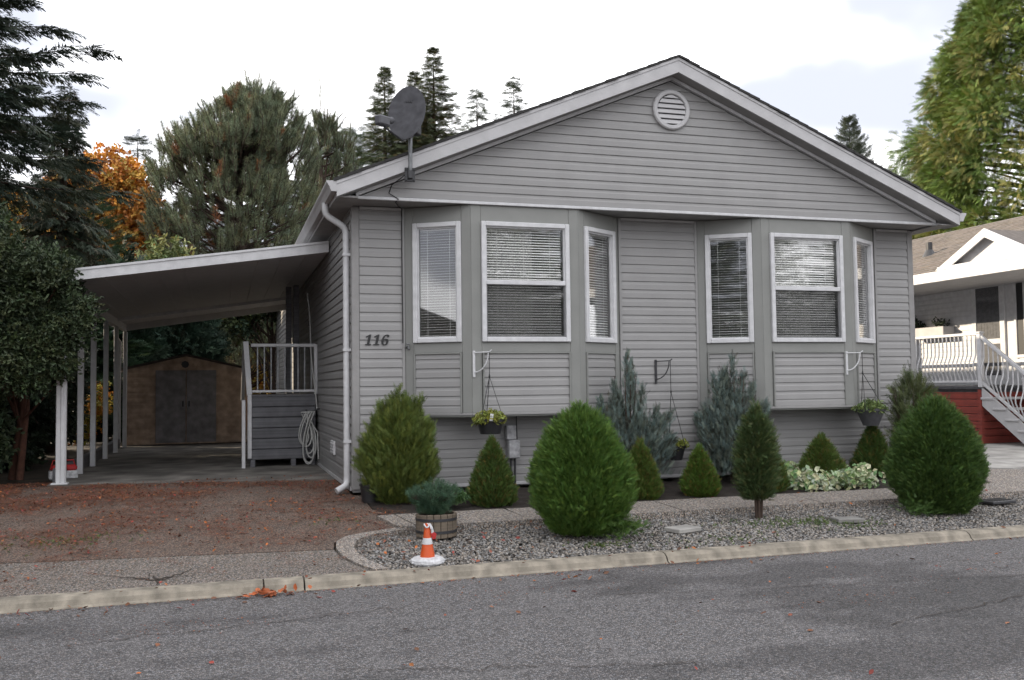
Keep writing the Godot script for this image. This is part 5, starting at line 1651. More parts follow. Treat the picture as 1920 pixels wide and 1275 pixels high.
	deck.box(Vector3(fx + 0.62, 0.93, -5.2), Vector3(1.2, 0.08, 4.5))
	part("deck", deck, M.planter_grey, p)
	for k in 7:
		var g := Geo.new()
		g.cbox(Vector3(fx + 0.01, 0.075 + 0.128 * k + 0.01, -5.2), Vector3(0.03, 0.122, 4.5), 0.008)
		part("skirting_board", g, M.red_wood, p)
		var g2 := Geo.new()
		g2.cbox(Vector3(fx + 0.62, 0.075 + 0.128 * k + 0.01, z1 - 0.04), Vector3(1.2, 0.122, 0.03), 0.008)
		part("skirting_board", g2, M.red_wood, p)
	part("corner_board", bar(Vector3(fx, 0.02, z1 - 0.03), Vector3(fx, 0.96, z1 - 0.03), 0.07, 0.07, 0.006), M.red_wood, p)
	var tr := Geo.new()
	tr.cbox(Vector3(fx, 1.935, -5.1), Vector3(0.06, 0.05, 4.3), 0.008)
	part("top_rail", tr, M.white, p)
	var br := Geo.new()
	br.cbox(Vector3(fx, 1.10, -5.1), Vector3(0.05, 0.04, 4.3), 0.006)
	part("bottom_rail", br, M.white, p)
	var pts := PackedVector3Array()
	for k in 13:
		var t := k / 12.0
		var belly := 0.0 if t > 0.62 else 0.075 * sin(PI * t / 0.62) * sin(PI * t / 0.62)
		pts.append(Vector3(-belly, t * 0.8, 0))
	var bal := Geo.new()
	bal.tube(pts, PackedFloat32Array([0.0125]), 6)
	var bm := bal.mesh()
	for k in 32:
		part("baluster", bm, M.white, p, Transform3D(Basis(), Vector3(fx, 1.115, z1 - 0.10 - 0.098 * k)))
	for q in [[fx, z1], [fx + 1.1, z1]]:
		var g := Geo.new()
		g.cbox(Vector3(q[0], 1.47, q[1]), Vector3(0.085, 0.94, 0.085), 0.01)
		g.cbox(Vector3(q[0], 1.955, q[1]), Vector3(0.11, 0.03, 0.11), 0.01)
		part("post", g, M.white, p)
	for z in [-1.1, -6.9]:
		var g := Geo.new()
		g.cbox(Vector3(fx - 0.02, 1.47 if z > -2.0 else 2.0, z), Vector3(0.1, 2.9 if z > -2.0 else 1.8, 0.1), 0.01)
		part("roof_post", g, M.white, p)
	# stairs
	var run := 0.255; var rise := 0.178
	for s in [0.0, 1.05]:
		var st := Geo.new()
		var sp := PackedVector2Array([Vector2(0, 0.985), Vector2(0, 0.68), Vector2(0.95, 0.0), Vector2(1.36, 0.0), Vector2(1.36, 0.04)])
		st.prism(sp, 0.0, 0.04, Transform3D(Basis(Vector3.BACK, Vector3.UP, Vector3.LEFT), Vector3(fx + s + 0.02, 0, z1 + 0.02)))
		part("stringer", st, M.fascia, p)
	for k in 5:
		var g := Geo.new()
		g.cbox(Vector3(fx + 0.54, 0.985 - rise * (k + 1), z1 + 0.02 + run * (k + 0.5)), Vector3(1.16, 0.04, run + 0.03), 0.006)
		part("tread", g, M.fascia, p)
	for s in [0.0, 1.08]:
		var a := Vector3(fx + s, 1.90, z1); var b := Vector3(fx + s, 0.95, z1 + 1.32)
		part("stair_rail", bar(a, b, 0.06, 0.05, 0.006, Vector3.RIGHT), M.white, p)
		part("stair_rail", bar(a + Vector3(0, -0.80, 0), b + Vector3(0, -0.80, 0), 0.05, 0.035, 0.006, Vector3.RIGHT), M.white, p)
		for k in 12:
			var t := (k + 0.8) / 13.0
			part("baluster", bm, M.white, p, Transform3D(Basis(), a.lerp(b, t) + Vector3(0, -0.80, 0)))
		part("post", bar(Vector3(fx + s, 0.0, z1 + 1.36), Vector3(fx + s, 1.0, z1 + 1.36), 0.085, 0.085, 0.01), M.white, p)
	var foot := Geo.new()
	foot.cbox(Vector3(fx + 0.15, 0.06, -1.78), Vector3(0.3, 0.1, 0.3), 0.01)
	part("footing", foot, M.pale_concrete, p)

# ---------------------------------------------------------------- planting in front of the house
func build_shrubs():
	var th: Mesh = mesh_cache.thuja
	var egg := curve([[0, 0.50], [0.08, 0.72], [0.25, 0.95], [0.42, 1.0], [0.65, 0.88], [0.82, 0.64], [0.93, 0.38], [1, 0.05]])
	var cone := curve([[0, 0.72], [0.08, 0.95], [0.2, 1.0], [0.45, 0.80], [0.75, 0.42], [1, 0.03]])
	var fan := curve([[0, 0.35], [0.15, 0.75], [0.4, 1.0], [0.65, 0.85], [0.85, 0.55], [1, 0.2]])
	var o := thing("round_cedar", "large egg-shaped bright green cedar in the gravel in front of the left bay", "shrub", Vector3(1.70, gy(2.44), 2.44), 0.0, "clipped cedars in the front yard")
	dense_shrub(o, 1.06, egg, 0.43, 46000, th, 0.06, Color(0.062, 0.130, 0.016), 101, 0.5, 0.13, 0.02, 0.45, Color(0.095, 0.165, 0.022), 0.3)
	spill(o, Vector3(0.26, 0.08, 0.25), 600, Color(0.06, 0.12, 0.016), 121)
	stems(o, 0.6, 5, 0.1, 1)
	o = thing("round_cedar", "large rounded deep green cedar in the gravel before the right end of the house", "shrub", Vector3(5.585, gy(2.39), 2.39), 0.0, "clipped cedars in the front yard")
	dense_shrub(o, 1.08, egg, 0.44, 46000, th, 0.06, Color(0.046, 0.095, 0.016), 102, 0.45, 0.14, 0.0, 0.45, Color(0.07, 0.125, 0.018), 0.28)
	spill(o, Vector3(-0.3, 0.06, 0.12), 400, Color(0.05, 0.10, 0.016), 122)
	stems(o, 0.6, 5, 0.1, 2)
	o = thing("ragged_cypress", "ragged yellow-green cypress with several upright tips at the left corner of the house", "shrub", Vector3(0.42, gy(0.55), 0.52))
	dense_shrub(o, 1.02, fan, 0.40, 10000, th, 0.10, Color(0.085, 0.12, 0.02), 103, 0.62, 0.22, 0.0, 0.35, Color(0.12, 0.15, 0.025), 0.35)
	var r := RandomNumberGenerator.new(); r.seed = 31
	var xf := []; var cs := []
	for tp in [[-0.02, 1.22, 0.02, 0.07], [-0.20, 1.08, 0.0, 0.06], [0.14, 1.10, 0.05, 0.06], [0.24, 1.12, -0.02, 0.05], [-0.28, 0.92, 0.05, 0.06], [0.34, 0.85, 0.05, 0.06], [0.05, 1.12, 0.1, 0.06]]:
		for k in 130:
			var t := r.randf()
			var q := Vector3(tp[0] * (0.6 + 0.4 * t), tp[1] * (0.62 + 0.38 * t) - 0.08, tp[2]) + Vector3(r.randfn(0, tp[3] * (1.1 - t)), 0, r.randfn(0, tp[3] * (1.1 - t)))
			xf.append(aim(q, Vector3(r.randfn(0, 0.4), 1, r.randfn(0, 0.4)), Vector3(r.randfn(), r.randfn(), r.randfn()), r.randf_range(0.08, 0.14)))
			cs.append(tint(Color(0.085, 0.12, 0.02), r))
	scatter("tips", th, M.needle, xf, cs, o)
	stems(o, 0.7, 6, 0.14, 3)
	var lows := [[Vector3(1.31, 0, 0.92), 0.66, 0.24, 104, Color(0.06, 0.105, 0.016), "conical dwarf cedar in the bed below the hanging basket of the left bay"],
		[Vector3(2.95, 0, 0.98), 0.59, 0.22, 105, Color(0.07, 0.115, 0.014), "conical dwarf cedar half hidden at the right of the bright round cedar"],
		[Vector3(3.65, 0, 1.0), 0.51, 0.195, 106, Color(0.075, 0.135, 0.014), "small bright conical dwarf cedar between the two blue junipers"],
		[Vector3(4.50, 0, 0.95), 0.60, 0.23, 107, Color(0.055, 0.10, 0.014), "conical dwarf cedar just behind the stemmed cedar"],
		[Vector3(5.42, 0, 0.70), 0.56, 0.28, 108, Color(0.07, 0.115, 0.016), "broad conical dwarf cedar among variegated leaves under the right bay"],
		[Vector3(6.38, 0, 0.40), 0.64, 0.25, 109, Color(0.05, 0.095, 0.014), "conical dwarf cedar directly below the grey hanging pot"]]
	for l in lows:
		var at: Vector3 = l[0]; at.y = gy(at.z)
		o = thing("dwarf_cedar", l[5], "shrub", at, 0.0, "dwarf cedars in the planting bed")
		dense_shrub(o, l[1], cone, l[2], 8000, th, 0.06, l[4], l[3], 0.6, 0.1, 0.0, 0.5, Color(0.13, 0.10, 0.02), 0.16)
		stems(o, l[1] * 0.5, 3, 0.05, l[3])
	o = thing("stemmed_cedar", "dark green cedar on bare stems in the gravel between the round cedars", "shrub", Vector3(3.66, gy(2.14), 2.14))
	dense_shrub(o, 0.86, curve([[0, 0.55], [0.2, 0.95], [0.5, 1.0], [0.75, 0.8], [0.9, 0.4], [1, 0.05]]), 0.185, 7500, th, 0.07, Color(0.05, 0.085, 0.024), 110, 0.45, 0.24, 0.17, 0.25, Color(0.085, 0.10, 0.03), 0.28)
	stems(o, 0.75, 4, 0.10, 11)
	# blue junipers: upright feathery plumes
	var js := [[Vector3(3.08, 0, 0.38), 1.60, 0.46, 111, "tall blue-grey juniper on the wall right of the left bay"], [Vector3(4.40, 0, 0.42), 1.58, 0.41, 112, "tall blue-grey juniper in front of the left side of the right bay"]]
	for j in js:
		var at: Vector3 = j[0]; at.y = gy(at.z)
		o = thing("blue_juniper", j[4], "shrub", at, 0.0, "blue junipers against the house")
		r.seed = j[3]
		xf = []; cs = []
		for pl in 40:
			var az := r.randf() * TAU
			var lean: float = sqrt(r.randf()) * j[2] * 1.08
			var hh: float = j[1] * (1.0 - 0.40 * lean / j[2] + r.randf_range(-0.22, 0.04)) - 0.1
			if pl == 0: lean = 0.03; hh = j[1] - 0.1
			var top := Vector3(cos(az) * lean, hh, sin(az) * lean)
			var root := Vector3(cos(az) * lean * 0.35, 0.12, sin(az) * lean * 0.35)
			for k in 330:
				var t := pow(r.randf(), 0.8)
				var w := 0.10 * (1.0 - t) + 0.014
				var q := root.lerp(top, t) + Vector3(r.randfn(0, w), r.randfn(0, 0.02), r.randfn(0, w))
				xf.append(aim(q, (top - root).normalized() + Vector3(r.randfn(0, 0.3), 0.1, r.randfn(0, 0.3)), Vector3(r.randfn(), r.randfn(), r.randfn()), r.randf_range(0.06, 0.115)))
				cs.append(tint(Color(0.125, 0.165, 0.145) if r.randf() < 0.82 else Color(0.05, 0.05, 0.035), r))
		scatter("foliage", th, M.needle, xf, cs, o)
		stems(o, j[1] * 0.8, 7, 0.16, j[3])
	o = thing("wispy_shrub", "tall wispy olive shrub behind the right round cedar by the house corner", "shrub", Vector3(6.92, gy(0.5), 0.5))
	dense_shrub(o, 1.22, curve([[0, 0.5], [0.4, 0.8], [0.7, 0.75], [0.9, 0.5], [1, 0.15]]), 0.32, 1300, th, 0.16, Color(0.07, 0.09, 0.03), 113, 0.6, 0.5, 0.0, 0.1)
	stems(o, 1.1, 9, 0.24, 13)
	o = thing("low_green_plant", "low leafy green plant at the foot of the ragged cypress", "plant", Vector3(0.78, gy(1.05), 1.05))
	broad(o, [[Vector3(0, 0.08, 0), Vector3(0.24, 0.13, 0.14)]], 420, mesh_cache.small_leaf, 0.05, [Color(0.045, 0.10, 0.03), Color(0.06, 0.12, 0.03)], 14)
	# variegated ground cover
	xf = []; cs = []
	r.seed = 15
	for k in 620:
		var x := r.randf_range(4.75, 5.98); var z := r.randf_range(0.12, 1.2)
		var e := Vector2((x - 5.4) / 0.75, (z - 0.72) / 0.55)
		if e.length() > 1.0 + r.randf_range(-0.25, 0.1): continue
		xf.append(aim(Vector3(x, gy(z) + r.randf_range(0.03, 0.16), z), Vector3(r.randfn(0, 0.7), 0.8, r.randfn(0, 0.7)), Vector3(r.randfn(0, 0.3), 0.2, 1), r.randf_range(0.09, 0.14)))
		cs.append(tint([Color(0.36, 0.42, 0.24), Color(0.16, 0.26, 0.10), Color(0.46, 0.48, 0.34)][r.randi() % 3], r, 0.25))
	tag(scatter("variegated_ground_cover", mesh_cache.wide_leaf, M.leaf, xf, cs), "pale variegated leafy ground cover round the right dwarf cedars", "ground cover")

# loose sprays hanging out at the foot of a shrub
func spill(o: Node3D, at: Vector3, n: int, base: Color, seed_: int):
	var r := RandomNumberGenerator.new(); r.seed = seed_
	var xf := []; var cs := []
	for k in n:
		var p := at + Vector3(r.randfn(0, 0.09), r.randfn(0, 0.04), r.randfn(0, 0.07))
		xf.append(aim(p, Vector3(r.randfn(0, 0.8), 0.4, r.randfn(0.3, 0.8)), Vector3(r.randfn(), r.randfn(), r.randfn()), r.randf_range(0.05, 0.09)))
		cs.append(tint(base, r))
	scatter("low_sprays", mesh_cache.thuja, M.needle, xf, cs, o)

func broad(o: Node3D, blobs: Array, n: int, mesh: Mesh, size: float, cols: Array, seed_: int):
	var r := RandomNumberGenerator.new(); r.seed = seed_
	var xf := []; var cs := []
	for k in n:
		var b: Array = blobs[k % blobs.size()]
		var u := Vector3(r.randfn(), absf(r.randfn()), r.randfn()).normalized()
		xf.append(aim(b[0] + b[1] * u * r.randf_range(0.3, 1.0), u + Vector3.UP * 0.4, Vector3(r.randfn(), r.randfn(), r.randfn()), size * r.randf_range(0.7, 1.4)))
		cs.append(tint(cols[r.randi() % cols.size()], r))
	scatter("foliage", mesh, M.leaf, xf, cs, o)

func stems(o: Node3D, h: float, n: int, spread: float, seed_: int):
	var r := RandomNumberGenerator.new(); r.seed = seed_
	var g := Geo.new()
	for k in n:
		var az := r.randf() * TAU
		var e := Vector3(cos(az), 0, sin(az))
		g.tube(PackedVector3Array([e * spread * 0.3 + Vector3(0, -0.03, 0), e * spread * 0.55 + Vector3(0, h * 0.4, 0), e * spread + Vector3(0, h, 0)]), PackedFloat32Array([0.017, 0.012, 0.004]), 6)
	part("stem", g, M.bark, o)

# ---------------------------------------------------------------- trees round the lot
func again(src: Node3D, label: String, at: Vector3, turn: float, s: float, group := "") -> Node3D:
	var c: Node3D = src.duplicate()
	c.name = numbered(self, str(src.name).rstrip("0123456789").rstrip("_"))
	add_child(c, true)
	c.position = at
	c.basis = Basis(Vector3.UP, turn) * Basis.from_scale(Vector3.ONE * s)
	c.set_meta("label", label)
	if group: c.set_meta("group", group)
	elif c.has_meta("group"): c.remove_meta("group")
	return c

func build_trees():
	var fir: Mesh = mesh_cache.fir; var ced: Mesh = mesh_cache.cedar
	# holly over the front corner of the carport
	var o := thing("holly_tree", "dark glossy evergreen tree leaning over the front corner of the carport", "tree", Vector3(-3.86, 0, -3.3))
	broadleaf(o, 3.2, [[Vector3(-0.1, 2.3, 1.05), Vector3(0.78, 0.95, 0.8)], [Vector3(0.55, 2.2, 1.25), Vector3(0.5, 0.62, 0.5)], [Vector3(-0.55, 1.7, 1.1), Vector3(0.75, 0.8, 0.7)], [Vector3(0.3, 1.55, 1.2), Vector3(0.55, 0.45, 0.45)], [Vector3(-0.6, 2.9, 0.8), Vector3(0.7, 0.7, 0.7)], [Vector3(-0.7, 0.9, 1.0), Vector3(0.55, 0.9, 0.5)]], 8500, mesh_cache.holly_leaf, 0.13, [Color(0.028, 0.044, 0.018), Color(0.036, 0.058, 0.02), Color(0.055, 0.072, 0.03)], 201, M.red_bark, M.dark_leaf, 0.25, 26, 0.05)
	var st := Geo.new()
	st.tube(PackedVector3Array([Vector3(-0.12, 0, -0.15), Vector3(0.0, 0.7, 0.0), Vector3(0.14, 1.5, 0.3), Vector3(0.1, 2.2, 0.6)]), PackedFloat32Array([0.05, 0.045, 0.035, 0.02]), 8)
	st.tube(PackedVector3Array([Vector3(-0.3, 0, 0.1), Vector3(-0.26, 0.8, 0.25), Vector3(-0.2, 1.8, 0.5)]), PackedFloat32Array([0.05, 0.042, 0.03]), 8)
	part("stem", st, M.red_bark, o)
	# big drooping conifer at the left edge
	o = thing("drooping_conifer", "big dark drooping conifer whose branches reach in at the upper left", "tree", Vector3(-7.35, 0, -5.2))
	conifer(o, 13.0, 3.6, 5.0, 42, 12, ced, 0.58, Color(0.030, 0.046, 0.028), 202, 0.34, 0.5, 0.28, 0.27, Color(0.045, 0.055, 0.028), 0.2, 0.25)
	var big := o
	# one leader of a second trunk further in
	o = thing("slender_conifer", "slender dark conifer with a leaning tip in front of the orange maple", "tree", Vector3(-4.55, 0, -9.5))
	conifer(o, 7.15, 0.8, 3.6, 22, 7, ced, 0.36, Color(0.030, 0.046, 0.026), 203, 0.45, 0.7, 0.35, 0.4, Color(0.05, 0.05, 0.025), 0.2, 0.1)
	o.rotation.z = -0.05
	# autumn maple
	o = thing("orange_maple", "orange autumn maple above the carport roof", "tree", Vector3(-4.9, 0, -22))
	broadleaf(o, 9.0, [[Vector3(0.2, 7.2, 0), Vector3(1.3, 1.7, 1.3)], [Vector3(-0.9, 7.0, 0.2), Vector3(1.0, 1.3, 1.0)], [Vector3(1.0, 6.2, 0), Vector3(1.0, 1.3, 1.0)], [Vector3(0.0, 5.2, 0.2), Vector3(1.6, 1.2, 1.2)]], 2600, mesh_cache.maple_leaf, 0.30, [Color(0.52, 0.22, 0.04), Color(0.60, 0.29, 0.05), Color(0.42, 0.16, 0.035), Color(0.55, 0.33, 0.07)], 204, M.bark, M.leaf, 0.3, 20, 0.16)
	o = thing("yellow_maple", "yellow and orange autumn tree behind the dark conifers at the far left", "tree", Vector3(-6.6, 0, -20))
	broadleaf(o, 6.6, [[Vector3(0.3, 5.2, 0), Vector3(1.3, 1.2, 1.2)], [Vector3(-0.8, 5.8, 0), Vector3(1.0, 1.4, 1.0)], [Vector3(-0.3, 4.0, 0), Vector3(1.6, 1.2, 1.2)]], 1700, mesh_cache.maple_leaf, 0.30, [Color(0.5, 0.36, 0.05), Color(0.5, 0.26, 0.04), Color(0.3, 0.22, 0.04), Color(0.4, 0.16, 0.03)], 205, M.bark, M.leaf, 0.3, 18, 0.14)
	o = thing("small_fir", "small dense dark green fir behind the carport roof", "tree", Vector3(-4.25, 0, -13.5))
	conifer(o, 5.95, 1.5, 0.6, 26, 9, fir, 0.55, Color(0.035, 0.075, 0.035), 206, 0.15, 0.75, 0.42, 0.2, Color(0.05, 0.085, 0.02), 0.2, 0.1)
	o = thing("tipped_conifer", "narrow green conifer rising between the maple and the big pine", "tree", Vector3(-4.3, 0, -26))
	conifer(o, 10.6, 1.5, 1.0, 24, 7, fir, 0.8, Color(0.035, 0.055, 0.03), 216, 0.2, 0.7, 0.5, 0.25)
	# big pine
	o = thing("big_pine", "broad grey-green pine with upright candles left of the house roof", "tree", Vector3(-0.9, 0, -20))
	pine(o, 10.3, [[1.6, -2.2, 2.0], [3.0, -2.7, 2.3], [5.3, -2.75, 2.4], [7.2, -2.6, 2.4], [8.2, -2.3, 2.35], [8.8, -1.8, 2.2], [9.4, -1.0, 1.9], [9.9, -0.3, 1.5], [10.3, 0.1, 1.0]], 1.9, 3000, 0.38, Color(0.15, 0.175, 0.10), 207, Color(0.24, 0.09, 0.03), 0.03,
		[[Vector3(0.38, 10.1, 0.1), Vector3(0.22, 11.2, 0)], [Vector3(0.5, 10.1, 0), Vector3(0.68, 11.15, 0)], [Vector3(0.75, 10.0, 0.1), Vector3(1.0, 10.95, 0)], [Vector3(1.15, 9.8, 0), Vector3(1.18, 10.85, 0)], [Vector3(1.62, 9.6, 0), Vector3(1.75, 10.7, 0)], [Vector3(-0.25, 9.5, 0), Vector3(-0.35, 10.2, 0)], [Vector3(-1.9, 8.2, 0.2), Vector3(-2.25, 9.35, 0.1)], [Vector3(-1.6, 8.6, 0), Vector3(-1.45, 9.5, 0)], [Vector3(-0.9, 9.1, 0), Vector3(-0.85, 9.95, 0)], [Vector3(2.0, 8.8, 0), Vector3(2.2, 9.7, 0)]])
	o = thing("thin_pine", "thin open pine with a long bare leader right of the big pine", "tree", Vector3(2.05, 0, -24))
	pine(o, 11.0, [[3.0, -1.2, 2.0], [5.5, -1.2, 2.2], [7.4, -1.0, 1.9], [8.8, -0.7, 1.5], [10.0, -0.4, 1.0], [10.8, -0.15, 0.5]], 1.2, 700, 0.34, Color(0.13, 0.155, 0.09), 208, Color(0.10, 0.10, 0.05), 0.1,
		[[Vector3(-0.02, 9.4, 0), Vector3(0.0, 12.6, 0)], [Vector3(0.55, 9.4, 0), Vector3(0.62, 11.2, 0)], [Vector3(1.0, 9.2, 0), Vector3(1.1, 10.9, 0)], [Vector3(-0.4, 9.2, 0), Vector3(-0.42, 10.8, 0)], [Vector3(0.25, 9.5, 0), Vector3(0.3, 10.9, 0)]])
	o = thing("mid_spruce", "mid green spruce filling the gap between thin pine and tall firs", "tree", Vector3(3.9, 0, -31))
	conifer(o, 12.6, 3.5, 2.0, 38, 11, fir, 0.8, Color(0.08, 0.11, 0.05), 209, 0.2, 0.7, 0.5, 0.3, Color(0.09, 0.09, 0.03), 0.15, 0.1)
	var spruce := o
	again(spruce, "dark spruce filling the gaps behind the big pine", Vector3(0.2, 0, -26), 0.9, 0.78)
	again(spruce, "dark spruce showing through the left boughs of the big pine", Vector3(-2.2, 0, -25), 2.1, 0.72)
	again(spruce, "green spruce low beside the left eave, in front of the tall firs", Vector3(6.2, 0, -33), 1.6, 0.93)
	again(spruce, "green spruce in the gap right of the big pine", Vector3(2.3, 0, -28), 2.7, 0.84)
	again(spruce, "green spruce in the gap left of the big pine, beside the orange maple", Vector3(-4.6, 0, -29), 3.6, 0.76)
	# far firs on the skyline
	o = thing("tall_fir", "tall open fir left of the satellite dish", "tree", Vector3(7.95, 0, -45), 0.0, "far firs on the skyline")
	conifer(o, 20.6, 4.6, 4.0, 62, 11, fir, 0.8, Color(0.10, 0.12, 0.06), 210, 0.22, 1.0, 0.45, 0.38, Color(0.10, 0.085, 0.03), 0.18, 0.0)
	var tf := o
	o = thing("tall_fir", "tallest fir with ragged branches right of the satellite dish", "tree", Vector3(10.95, 0, -45), 0.0, "far firs on the skyline")
	conifer(o, 22.0, 5.3, 4.0, 66, 11, fir, 0.8, Color(0.095, 0.115, 0.055), 211, 0.22, 1.0, 0.45, 0.38, Color(0.11, 0.08, 0.03), 0.2, 0.0)
	again(tf, "fir top just behind the satellite dish, left of the tallest fir", Vector3(9.95, 0, -46), 1.8, 1.01, "far firs on the skyline")
	o = thing("tall_fir", "lower fir top with drooping boughs beyond the left roof slope", "tree", Vector3(17.75, 0, -60), 0.0, "far firs on the skyline")
	conifer(o, 24.8, 4.2, 8.0, 36, 7, fir, 1.1, Color(0.07, 0.09, 0.055), 212, 0.35, 0.85, 0.5, 0.4)
	var t4 := o
	again(t4, "sparse fir top nearest the roof on the left roof slope", Vector3(20.8, 0, -60), 2.4, 1.046, "far firs on the skyline")
	o = thing("skyline_fir", "grey-green fir top standing behind the right roof slope", "tree", Vector3(44.6, 0, -50))
	conifer(o, 21.5, 4.6, 6.0, 46, 10, fir, 1.1, Color(0.08, 0.10, 0.065), 213, 0.05, 0.9, 0.5, 0.25, Color(0.06, 0.07, 0.04), 0.2, 0.2)
	again(o, "small second fir tip left of the fir behind the right roof slope", Vector3(42.0, 0, -51), 1.1, 0.93)
	# two twigs of far tree tops that just clear the left roof slope
	again(t4, "far fir of which only the tip shows at the roof peak", Vector3(35.2, 0, -70), 0.7, 1.232)
	again(t4, "far fir of which only the tip clears the middle of the left roof slope", Vector3(29.9, 0, -70), 2.9, 1.155)
	# bare tree and the big cedar on the right
	o = thing("bare_tree", "greyish bare tree beside the big cedar on the right", "tree", Vector3(41.5, 0, -42))
	var bt := Geo.new()
	var r := RandomNumberGenerator.new(); r.seed = 33
	bt.tube(PackedVector3Array([Vector3.ZERO, Vector3(0.1, 7, 0), Vector3(0, 11, 0)]), PackedFloat32Array([0.3, 0.2, 0.1]), 8)
	for k in 260:
		var a := Vector3(r.randfn(0, 0.5), r.randf_range(7, 13), r.randfn(0, 0.5))
		var b := a + Vector3(r.randfn(0, 1.3), r.randf_range(0.4, 2.2), r.randfn(0, 1.3))
		bt.tube(PackedVector3Array([Vector3(0, a.y - 3.0, 0).lerp(a, 0.4), a, a.lerp(b, 0.5) + Vector3(r.randfn(0, 0.2), 0.2, 0), b]), PackedFloat32Array([0.05, 0.035, 0.025, 0.012]), 4, false)
	part("trunk", bt, M.bark, o)
	o = thing("large_cedar", "large dense yellow-green cedar above the neighbouring roof", "tree", Vector3(32.6, 0, -21))
	clumpy(o, 24.5, curve([[0, 0.85], [0.28, 1.0], [0.4, 0.96], [0.5, 0.87], [0.6, 0.68], [0.7, 0.48], [0.85, 0.2], [1, 0.02]]), 6.2, 2100, 56, mesh_cache.thuja, 0.44, [Color(0.115, 0.165, 0.03), Color(0.095, 0.15, 0.03), Color(0.16, 0.19, 0.04), Color(0.19, 0.185, 0.05), Color(0.12, 0.175, 0.03), Color(0.10, 0.155, 0.03)], 214, [2.38, 2.0])
	# behind the shed: dark hedge of conifers, autumn tree, fence
	var hedge := curve([[0, 0.8], [0.3, 1.0], [0.6, 0.85], [0.85, 0.5], [1, 0.1]])
	for h in [[Vector3(-3.7, 0, -14.2), 4.2, 0.95, 220, "dark conifer behind the left end of the garden shed"], [Vector3(-2.35, 0, -14.8), 3.9, 0.9, 221, "dark conifer directly behind the garden shed roof"], [Vector3(-0.1, 0, -15.3), 4.6, 1.0, 222, "dark conifer behind the side landing, right of the shed"]]:
		o = thing("hedge_conifer", h[4], "tree", h[0], 0.0, "dark conifers behind the shed")
		if h[3] == 222:
			broadleaf(o, 4.8, [[Vector3(0, 3.6, 0), Vector3(1.1, 1.1, 0.9)], [Vector3(-0.8, 3.4, 0.2), Vector3(0.9, 0.9, 0.7)]], 900, mesh_cache.holly_leaf, 0.26, [Color(0.03, 0.05, 0.025), Color(0.06, 0.08, 0.025)], h[3], M.bark, M.leaf, 0.1, 14, 0.09)
		else:
			dense_shrub(o, h[1], hedge, h[2], 2300, ced, 0.42, Color(0.022, 0.046, 0.028), h[3], 0.25, 0.25, 0.0, 0.5)
			stems(o, 2.5, 3, 0.2, h[3])
	o = thing("autumn_shrub", "sunlit yellow and orange leaves showing above the shed's right eave", "shrub", Vector3(-0.6, 0, -20.5))
	broadleaf(o, 3.2, [[Vector3(0, 1.9, 0), Vector3(1.5, 1.0, 0.8)], [Vector3(1.0, 1.8, 0), Vector3(1.0, 0.9, 0.7)]], 700, mesh_cache.maple_leaf, 0.24, [Color(0.55, 0.4, 0.10), Color(0.5, 0.22, 0.05), Color(0.4, 0.35, 0.1)], 223, M.bark, M.leaf, 0.2, 10, 0.06)
	o = thing("yellow_shrub", "yellowing shrub seen between the carport posts", "shrub", Vector3(-4.35, 0, -12.0))
	broadleaf(o, 2.0, [[Vector3(0, 0.6, 0), Vector3(0.42, 0.65, 0.4)], [Vector3(0.35, 0.8, 0.2), Vector3(0.4, 0.6, 0.3)]], 520, mesh_cache.maple_leaf, 0.12, [Color(0.42, 0.34, 0.05), Color(0.45, 0.2, 0.03), Color(0.2, 0.2, 0.04)], 224, M.bark, M.leaf, 0.2, 8, 0.04)
	o = thing("pale_green_tree", "pale green sunlit foliage between the maple and the big pine above the carport roof", "tree", Vector3(-2.9, 0, -17.5))
	broadleaf(o, 5.6, [[Vector3(0, 4.4, 0), Vector3(0.9, 1.0, 0.7)], [Vector3(0.8, 3.8, 0.2), Vector3(0.9, 0.9, 0.7)], [Vector3(-0.5, 3.6, 0), Vector3(0.8, 0.9, 0.7)]], 1000, mesh_cache.small_leaf, 0.24, [Color(0.20, 0.23, 0.09), Color(0.26, 0.27, 0.10), Color(0.14, 0.18, 0.06)], 226, M.bark, M.leaf, 0.2, 16, 0.08)
	var fence := thing("wooden_fence", "orange-brown board fence far behind the side landing", "fence", Vector3(0, 0, -17.2))
	for k in 26:
		var g := Geo.new()
		g.cbox(Vector3(-2.0 + 0.15 * k, 0.45 + rng.randf_range(-0.01, 0.01), 0), Vector3(0.14, 0.94, 0.02), 0.004)
		part("board", g, M.fence_wood, fence)
	for y in [0.25, 0.75]:
		var g := Geo.new()
		g.box(Vector3(-0.1, y, -0.03), Vector3(4.0, 0.08, 0.03))
		part("rail", g, M.fence_wood, fence)
	# dark laurels along the outside of the carport
	var lau := [[Vector3(-4.45, 0, -5.6), 2.5, "dark leafy laurel beyond the second carport post"], [Vector3(-4.5, 0, -7.6), 2.7, "dark leafy laurel beyond the middle carport posts"], [Vector3(-4.6, 0, -9.9), 2.9, "dark leafy laurel beyond the rear carport posts"]]
	for l in lau:
		o = thing("laurel_bush", l[2], "shrub", l[0], 0.0, "laurels along the carport")
		broadleaf(o, l[1], [[Vector3(0, 1.5, 0), Vector3(0.75, 1.3, 1.1)], [Vector3(-0.2, 0.7, 0), Vector3(0.8, 0.8, 1.1)]], 1100, mesh_cache.holly_leaf, 0.24, [Color(0.018, 0.032, 0.018), Color(0.026, 0.042, 0.02)], 230 + int(l[1] * 10), M.bark, M.dark_leaf, 0.2, 10, 0.05)
	o = thing("undergrowth_bush", "dark bush at the left edge in front of the reddish stems", "shrub", Vector3(-4.5, 0, -2.9))
